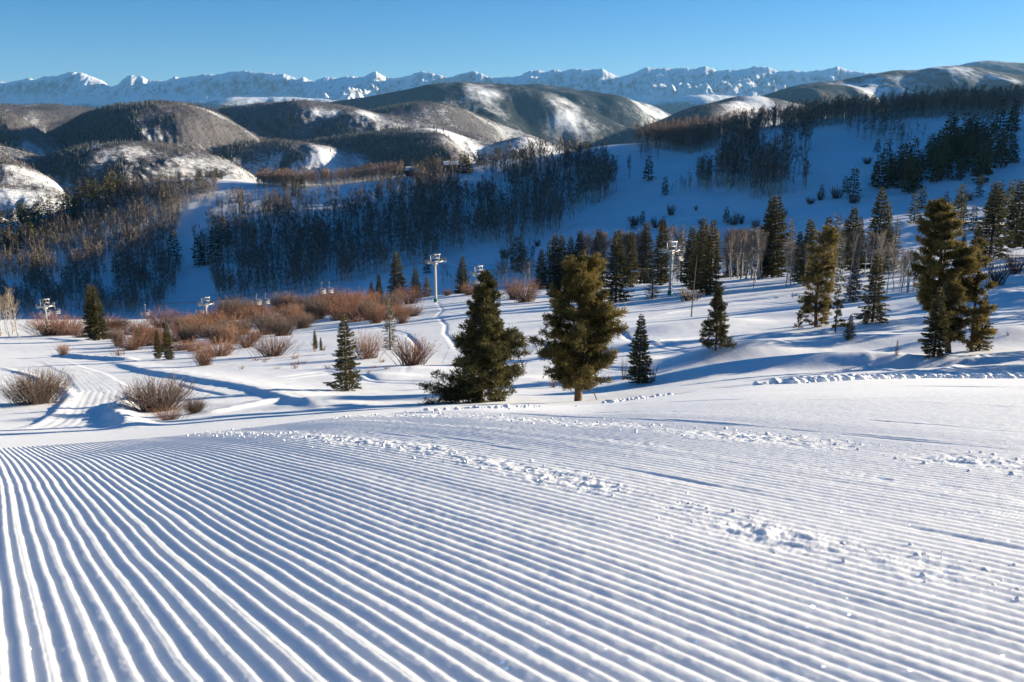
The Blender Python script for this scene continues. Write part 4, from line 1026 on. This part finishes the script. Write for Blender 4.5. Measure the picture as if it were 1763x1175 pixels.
# ------------------------------------------------------------------ snow crumbs along the edge of the groomed run
def crumbs(name, pts, n, smin, smax, label, wig=.25):
    rng = np.random.default_rng(len(pts)*7+n)
    bm_v = np.array([[0, 0, 1], [.894, 0, .447], [.276, .851, .447], [-.724, .526, .447], [-.724, -.526, .447], [.276, -.851, .447], [.724, .526, -.447], [-.276, .851, -.447], [-.894, 0, -.447], [-.276, -.851, -.447], [.724, -.526, -.447], [0, 0, -1]])
    tri = [(0, 1, 2), (0, 2, 3), (0, 3, 4), (0, 4, 5), (0, 5, 1), (1, 6, 2), (2, 7, 3), (3, 8, 4), (4, 9, 5), (5, 10, 1), (6, 7, 2), (7, 8, 3), (8, 9, 4), (9, 10, 5), (10, 6, 1), (11, 7, 6), (11, 8, 7), (11, 9, 8), (11, 10, 9), (11, 6, 10)]
    # one subdivision
    V = [tuple(v) for v in bm_v]; mid = {}; F_ = []
    def m_(a, b):
        k = (min(a, b), max(a, b))
        if k not in mid: p = (np.array(V[a])+np.array(V[b]))/2; V.append(tuple(p/np.linalg.norm(p))); mid[k] = len(V)-1
        return mid[k]
    for a, b, c in tri:
        ab, bc, ca = m_(a, b), m_(b, c), m_(c, a); F_ += [(a, ab, ca), (b, bc, ab), (c, ca, bc), (ab, bc, ca)]
    V = np.array(V); F_ = np.array(F_); W_ = [plan_near(a, b) for a, b in pts]; vs, fs = [], []; off = 0
    for k in range(n):
        t = rng.random()*(len(W_)-1); i = int(t); f = t-i; p = np.array(W_[i])*(1-f)+np.array(W_[i+1])*f
        x = p[0]+rng.normal()*wig; y = p[1]+rng.normal()*wig; s = smin+(smax-smin)*rng.random()**2.2
        r = 1+.5*fbm(V[:, 0]*1.0+k*9.1, V[:, 1]+V[:, 2]*1.7, .9, 2, 500)
        v = V*r[:, None]*s*np.array([1.2, 1, .8])*rng.uniform(.8, 1.2, 3)+np.array([x, y, ground(x, y)+s*.25])
        vs.append(v); fs.append(F_+off); off += len(v)
    me = mesh_np(name, np.concatenate(vs), tris=np.concatenate(fs), mats=[M_mid], smooth=True)
    link(name, me, kind='stuff', label=label, category='snow crumbs')
_cr = []
def plan_near(px, py):
    u, e = ue(px, py); u = float(u); e = float(e); Ds = np.linspace(1.5, 34, 1600); z = T(np.full_like(Ds, u), Ds, False)
    k = np.nonzero(z/Ds >= e)[0]; D = Ds[k[0]] if len(k) else float(Dc(np.array([u]))[0])
    return u*D, D
crumbs('snow_crumbs', [(1360, 660), (1430, 655), (1500, 652), (1600, 651), (1700, 651), (1790, 651)], 820, .008, .085, 'line of broken snow lumps thrown up along the edge of the groomed run', .22)
crumbs('snow_crumbs', [(1040, 692), (1100, 682), (1150, 676)], 60, .008, .03, 'short row of small snow lumps right of the blunt golden pine', .1)
crumbs('snow_crumbs', [(760, 696), (830, 692), (900, 693)], 90, .006, .022, 'fine snow lumps on the lip of the run below the broad pine', .2)
# loose clods lying in the churned strips of the corduroy
def clods(c0, wd, n, seed, label, y0=.8, y1=6.5):
    rng = np.random.default_rng(seed); vs, fs = [], []; off = 0
    O = np.array([[1, 0, 0], [-1, 0, 0], [0, 1, 0], [0, -1, 0], [0, 0, 1], [0, 0, -1], [.6, .6, .6], [-.6, .6, .5], [.6, -.6, .5], [-.6, -.6, .6]], float)
    Fc = np.array([[6, 4, 0], [6, 0, 2], [6, 2, 4], [7, 4, 2], [7, 2, 1], [7, 1, 4], [8, 4, 3], [8, 3, 0], [8, 0, 4], [9, 4, 1], [9, 1, 3], [9, 3, 4], [5, 2, 0], [5, 1, 2], [5, 3, 1], [5, 0, 3]])
    y = y0+(y1-y0)*rng.random(n)**1.4; x = c0+rng.normal(size=n)*wd+A_RIB*y
    z = T(x/y, y); keep = np.abs(x/y) < .66
    for k in np.nonzero(keep)[0]:
        s_ = (.0012+.0060*rng.random()**6)*(.8+.12*y[k])
        v = O*(.7+.6*rng.random((10, 1)))*s_*rng.uniform(.8, 1.25, 3)
        vs.append(v+np.array([x[k], y[k], z[k]-s_*.05])); fs.append(Fc+off); off += 10
    link('snow_clods', mesh_np('snow_clods', np.concatenate(vs), tris=np.concatenate(fs), mats=[M_mid], smooth=True), kind='stuff', label=label, category='snow clods')
clods(1.45, .08, 850, 3, 'crumbly clods along the nearer churned strip of the corduroy')
clods(2.62, .12, 750, 4, 'crumbly clods along the farther churned strip of the corduroy', 2.0, 7.5)
# ------------------------------------------------------------------ chairlift
def tower_at(px, base, top, label, D=None, kx=1.0):
    x, D, z = spot(px, base, D=D); h = height_to(px, top, D, z)
    r = bpy.data.objects.new('lift_tower', None); COL.objects.link(r); r.location = (x, D, z); r.rotation_euler = (0, 0, ARM); r.scale = (kx, kx, 1)
    r['label'] = label; r['category'] = 'lift tower'; r['group'] = 'towers of the chairlift'
    ha = h-2.0      # arm height
    a = Acc(); v, q = tube([[0, 0, -1], [0, 0, 1.4], [0, 0, ha]], [.36, .34, .24], 12); a.add(v, q)
    p = link('pole', a.mesh('pole', [M_galv], True), r)
    a = Acc(); v, q = tube([[0, 0, -1], [0, 0, .95], [0, 0, .96]], [.50, .48, .1], 12); a.add(v, q); link('base_pad', a.mesh('base_pad', [M_green], False), r)
    a = Acc()
    for i in range(int((ha-1.2)/.4)): box(a, (0, -.42, 1.3+i*.4), (.36, .04, .04))
    for s in (-1, 1): box(a, (s*.18, -.42, ha/2+.6), (.04, .04, ha-1.2))
    link('ladder', a.mesh('ladder', [M_galv]), r)
    a = Acc(); box(a, (0, 0, ha), (4.6, .38, .42)); box(a, (0, 0, ha-.45), (1.6, .2, .5)); link('crossarm', a.mesh('crossarm', [M_galv]), r)
    a = Acc()
    for s in (-1, 1):
        box(a, (s*1.35, 0, ha+1.0), (.14, .14, 1.7)); v, q = tube([[s*1.35, 0, ha+.3], [s*.2, 0, ha+1.75]], [.05, .05], 5); a.add(v, q)
    box(a, (0, 0, ha+1.85), (3.4, .16, .16)); box(a, (0, 0, ha+.95), (2.5, .1, .1)); box(a, (0, 0, ha+2.0), (.12, .12, .4))
    link('lifting_frame', a.mesh('lifting_frame', [M_galv]), r)
    for s in (-1, 1):
        a = Acc(); box(a, (s*2.2, 0, ha+.30), (.12, 2.6, .2))
        o = link('sheave_beam', a.mesh('sheave_beam', [M_galv]), r)
        for j in range(6):
            b = Acc(); v, q = tube([[s*2.2-.09, -1.1+j*.44, ha+.5], [s*2.2+.09, -1.1+j*.44, ha+.5]], [.2, .2], 12); b.add(v, q)
            n = len(v)//2; b.add(np.array([[s*2.2-.091, -1.1+j*.44, ha+.5], [s*2.2+.091, -1.1+j*.44, ha+.5]]), np.zeros((0, 4), int))
            link('sheave_wheel', b.mesh('sheave_wheel', [M_rubber], True), o)
        a = Acc(); box(a, (s*2.55, 0, ha-.1), (.4, 2.2, .05))
        for j in (-1.05, 0, 1.05): box(a, (s*2.76, j, ha+.35), (.04, .04, .9))
        box(a, (s*2.76, 0, ha+.8), (.04, 2.2, .04)); link('catwalk', a.mesh('catwalk', [M_galv]), r)
    c, s_ = math.cos(ARM), math.sin(ARM)
    return [np.array([x+kx*s*2.2*c, D+kx*s*2.2*s_, z+ha+.75]) for s in (-1, 1)]+[np.array([x, D, z+ha+2.15])]
ARM = R(38)
T1 = tower_at(82, 566, 515, 'leftmost white chairlift tower rising out of willows', kx=.75)
T2 = tower_at(357, 560, 512, 'chairlift tower with only its head showing above the willow thicket', D=243, kx=.75)
T3 = tower_at(750, 511, 438, 'white chairlift tower with green foot left of the broad dark pine', D=235)
T4 = tower_at(824, 505, 458, 'chairlift tower half hidden behind the top of the broad dark pine', D=222, kx=.8)
T5 = tower_at(1153, 511, 416, 'white chairlift tower with green foot among dark spruces right of centre', D=188)
Tl = [np.array([T1[0][0]-150, T1[0][1]-30, T1[0][2]-18]), np.array([T1[1][0]-150, T1[1][1]-30, T1[1][2]-18]), np.array([T1[2][0]-150, T1[2][1]-30, T1[2][2]-18])]
Tr = [np.array([T5[0][0]+120, T5[0][1]-60, T5[0][2]+8]), np.array([T5[1][0]+120, T5[1][1]-60, T5[1][2]+8]), np.array([T5[2][0]+120, T5[2][1]-60, T5[2][2]+8])]
line = [Tl, T1, T2, T3, T4, T5, Tr]
ROPE = []
for k, nm, lab in ((0, 'haul_rope', 'left hand carrying rope strung over the lift towers'), (1, 'haul_rope', 'right hand carrying rope strung over the lift towers'), (2, 'signal_cable', 'thin cable strung along the tops of the lift towers')):
    P = []
    for i in range(len(line)-1):
        A_, B_ = line[i][k], line[i+1][k]; L = np.linalg.norm(B_-A_); n = 14
        for j in range(n): t = j/n; p = A_*(1-t)+B_*t; p = p-np.array([0, 0, 4*t*(1-t)*L*.012]); P.append(p)
    P.append(line[-1][k]); P = np.array(P); ROPE.append(P); a = Acc(); v, q = tube(P, np.full(len(P), .042 if k < 2 else .028), 5); a.add(v, q)
    link(nm, a.mesh(nm, [M_cable], True), label=lab, category='cable', group='lift cables')
def chair_parts():
    out = []; hb = -2.3
    a = Acc(); v, q = tube([[0, 0, .08], [0, .0, -.2], [.0, .25, -.9], [0, .25, hb+.75], [0, .05, hb+.62]], [.07, .045, .04, .04, .04], 6); a.add(v, q); box(a, (0, 0, 0), (.4, .14, .18))
    out.append(('hanger', a.mesh('hanger', [M_galv])))
    a = Acc(); fr = [[-1.1, .25, hb-.55], [-1.1, .3, hb+.35], [-.9, .3, hb+.68], [.9, .3, hb+.68], [1.1, .3, hb+.35], [1.1, .25, hb-.55]]
    v, q = tube(fr, [.05]*6, 6); a.add(v, q); v, q = tube([[-1.1, .25, hb-.5], [-1.1, -.3, hb-.55]], [.05]*2, 6); a.add(v, q); v, q = tube([[1.1, .25, hb-.5], [1.1, -.3, hb-.55]], [.05]*2, 6); a.add(v, q)
    out.append(('chair_frame', a.mesh('chair_frame', [M_galv])))
    a = Acc(); box(a, (0, 0, hb-.5), (2.14, .55, .1)); out.append(('seat', a.mesh('seat', [M_galv])))
    a = Acc()
    for i in range(3): box(a, (0, .30, hb-.28+i*.2), (2.1, .05, .10))
    out.append(('backrest', a.mesh('backrest', [M_galv])))
    a = Acc(); v, q = tube([[-1.0, .2, hb+.1], [-1.0, -.55, hb-.15], [1.0, -.55, hb-.15], [1.0, .2, hb+.1]], [.03]*4, 5); a.add(v, q)
    out.append(('safety_bar', a.mesh('safety_bar', [M_galv])))
    return out
CH = chair_parts()
def chair(px, k, label, rz):
    """hang a chair from rope k where it passes picture column px"""
    P = ROPE[k]; u = P[:, 0]/P[:, 1]; X = u  # u at mid height is close to the column
    tgt = float(ue(px, 500)[0]); i = int(np.argmin(np.abs(u[14:-14]-tgt)))+14
    j = i+1 if (u[i] < tgt) else i-1; f = (tgt-u[i])/(u[j]-u[i]); p = P[i]*(1-f)+P[j]*f
    r = bpy.data.objects.new('lift_chair', None); COL.objects.link(r); r.location = p; r.rotation_euler = (0, 0, rz)
    r['label'] = label; r['category'] = 'lift chair'; r['group'] = 'chairs of the chairlift'
    for nm, me in CH: o = bpy.data.objects.new(nm, me); COL.objects.link(o); o.parent = r
for px, k, lab in [(91, 1, 'empty lift chair just right of the leftmost tower'), (73, 0, 'empty lift chair passing behind the leftmost tower'), (247, 0, 'empty lift chair above the left end of the thicket'),
                   (342, 0, 'empty lift chair left of the tower head above the thicket'), (441, 0, 'left of two lift chairs barely above the thicket'), (456, 1, 'right of two lift chairs barely above the thicket'),
                   (554, 0, 'left of two lift chairs over the blue snow'), (567, 1, 'right of two lift chairs over the blue snow'), (818, 0, 'left of two lift chairs over the top of the broad dark pine'),
                   (831, 1, 'right of two lift chairs over the top of the broad dark pine'), (1160, 0, 'nearer lift chair touching the right lift tower'), (1166, 1, 'farther lift chair at the right lift tower')]:
    chair(px, k, lab, R(25))
# ------------------------------------------------------------------ ridge buildings
def house(px, py, wd, dp, ht, kind, label, wall, rz=.3, far=True):
    x, D, z = spot(px, py, far); r = bpy.data.objects.new(kind, None); COL.objects.link(r); r.location = (x, D, z-.3); r.rotation_euler = (0, 0, rz)
    r['label'] = label; r['category'] = 'building'
    a = Acc(); box(a, (0, 0, ht/2), (wd, dp, ht)); link('wall', a.mesh('wall', [wall]), r)
    a = Acc(); e = .8; rh = wd*.14+1.2
    v = np.array([[-wd/2-e, -dp/2-e, ht+.01], [wd/2+e, -dp/2-e, ht+.01], [wd/2+e, dp/2+e, ht+.01], [-wd/2-e, dp/2+e, ht+.01], [-wd/2-e, 0, ht+rh], [wd/2+e, 0, ht+rh]])
    a.add(v, [[0, 1, 5, 4], [2, 3, 4, 5], [0, 3, 2, 1], [0, 4, 3, 3], [1, 2, 5, 5]]); ro = link('roof', a.mesh('roof', [M_roof]), r)
    a = Acc(); v2 = v.copy(); v2[:, 2] += .25; v2[:4, 2] += .1; v2[:, :2] *= .96; b2 = v.copy(); b2[:, :2] *= .96; b2[:, 2] += .02
    a.add(v2, [[0, 1, 5, 4], [2, 3, 4, 5]]); link('roof_snow', a.mesh('roof_snow', [M_hill]), ro)
    n = max(2, int(wd/3))
    for i in range(n):
        a = Acc(); cx = -wd/2+wd*(i+.5)/n; box(a, (cx, -dp/2-.03, ht*.55), (wd/n*.5, .08, ht*.34)); w_ = link('window', a.mesh('window', [M_glass]), r)
        a = Acc(); box(a, (cx, -dp/2-.06, ht*.55-ht*.19), (wd/n*.6, .14, .12)); link('sill', a.mesh('sill', [M_log]), w_)
    a = Acc(); box(a, (wd*.5-.9, -dp/2-.04, 1.05), (1.0, .1, 2.1)); link('door', a.mesh('door', [M_log]), r)
house(778, 296, 13, 9, 5.0, 'ski_lodge', 'timber lodge with snowy roof beside the dark spruces on the far ridge', M_log, .2)
house(713, 303, 12, 8, 4.2, 'ski_lodge', 'low reddish cabin half hidden by trees left of the timber lodge', M_red, -.2)
house(900, 272, 5.5, 5.5, 6.5, 'lift_station', 'tall narrow dark blue and red hut alone on the far ridge', M_darkwall, .1)
# ------------------------------------------------------------------ skiers on the ridge
def skier(px, py, label, col):
    x, D, z = spot(px, py, True)
    me = bpy.data.meshes.new('person')
    J = [(0, 0, .95), (0, 0, 1.2), (0, .02, 1.42), (0, .02, 1.52), (0, 0, 1.66), (0, .01, 1.76), (-.2, 0, 1.4), (-.32, -.1, 1.15), (-.28, -.32, 1.05), (.2, 0, 1.4), (.32, -.1, 1.15), (.28, -.32, 1.05), (-.12, 0, .88), (-.15, -.06, .5), (-.16, .02, .1), (-.16, -.14, .06), (.12, 0, .88), (.15, -.06, .5), (.16, .02, .1), (.16, -.14, .06)]
    Ed = [(0, 1), (1, 2), (2, 3), (3, 4), (4, 5), (2, 6), (6, 7), (7, 8), (2, 9), (9, 10), (10, 11), (0, 12), (12, 13), (13, 14), (14, 15), (0, 16), (16, 17), (17, 18), (18, 19)]
    me.from_pydata(J, Ed, []); o = bpy.data.objects.new('person', me); COL.objects.link(o)
    m = o.modifiers.new('skin', 'SKIN'); m2 = o.modifiers.new('sub', 'SUBSURF'); m2.levels = m2.render_levels = 1
    Rr = [.17, .17, .18, .07, .12, .09, .08, .065, .05, .08, .065, .05, .11, .08, .06, .05, .11, .08, .06, .05]
    for i, r_ in enumerate(Rr): me.skin_vertices[0].data[i].radius = (r_, r_)
    me.skin_vertices[0].data[0].use_root = True
    me.materials.append(col); o.location = (x, D, z); o.rotation_euler = (0, 0, px % 3); o.scale = (1.25,)*3
    o['label'] = label; o['category'] = 'person'; o['group'] = 'skiers on the far ridge'
    a = Acc()
    for s in (-1, 1): box(a, (s*.16, -.1, .02), (.09, 1.7, .03))
    for s in (-1, 1): v, q = tube([[s*.3, -.34, 1.07], [s*.36, -.2, .02]], [.012, .012], 4); a.add(v, q)
    k = link('skis_and_poles', a.mesh('skis_and_poles', [M_rubber])); k.location = o.location; k.rotation_euler = o.rotation_euler; k.scale = o.scale
    k.parent = o; k.location = (0, 0, 0); k.rotation_euler = (0, 0, 0); k.scale = (1, 1, 1)
M_or = plain('orange_jacket', (.45, .12, .05), .7); M_dk = plain('dark_jacket', (.06, .05, .08), .7)
for px, py, lab, c in [(862, 277, 'skier in dark clothes left of a skier in orange on the far ridge', M_dk), (869, 277, 'skier in orange clothes in the middle of the far ridge', M_or), (633, 314, 'left skier in orange on the left piste of the far ridge', M_or),
                       (640, 314, 'right skier in orange on the left piste of the far ridge', M_or), (1079, 250, 'left skier in orange under the right end of the far ridge wood', M_or), (1086, 250, 'right skier in orange under the right end of the far ridge wood', M_or)]:
    skier(px, py, lab, c)
# ------------------------------------------------------------------ air
hm = bpy.data.meshes.new('haze'); X0, X1, Y0, Y1, Z0, Z1 = -60000, 60000, -3000, 36000, -900, 1700
a = Acc(); box(a, ((X0+X1)/2, (Y0+Y1)/2, (Z0+Z1)/2), (X1-X0, Y1-Y0, Z1-Z0))
m = bpy.data.materials.new('haze'); m.use_nodes = True; t = m.node_tree; t.nodes.remove(t.nodes['Principled BSDF'])
pv = t.nodes.new('ShaderNodeVolumePrincipled'); pv.inputs['Color'].default_value = (.24, .57, 1, 1); pv.inputs['Density'].default_value = 1.6e-5; pv.inputs['Anisotropy'].default_value = .1
t.links.new(pv.outputs[0], t.nodes['Material Output'].inputs['Volume'])
hz = link('haze', a.mesh('haze', [m]), kind='stuff', label='thin blue air over the distant mountains', category='haze')
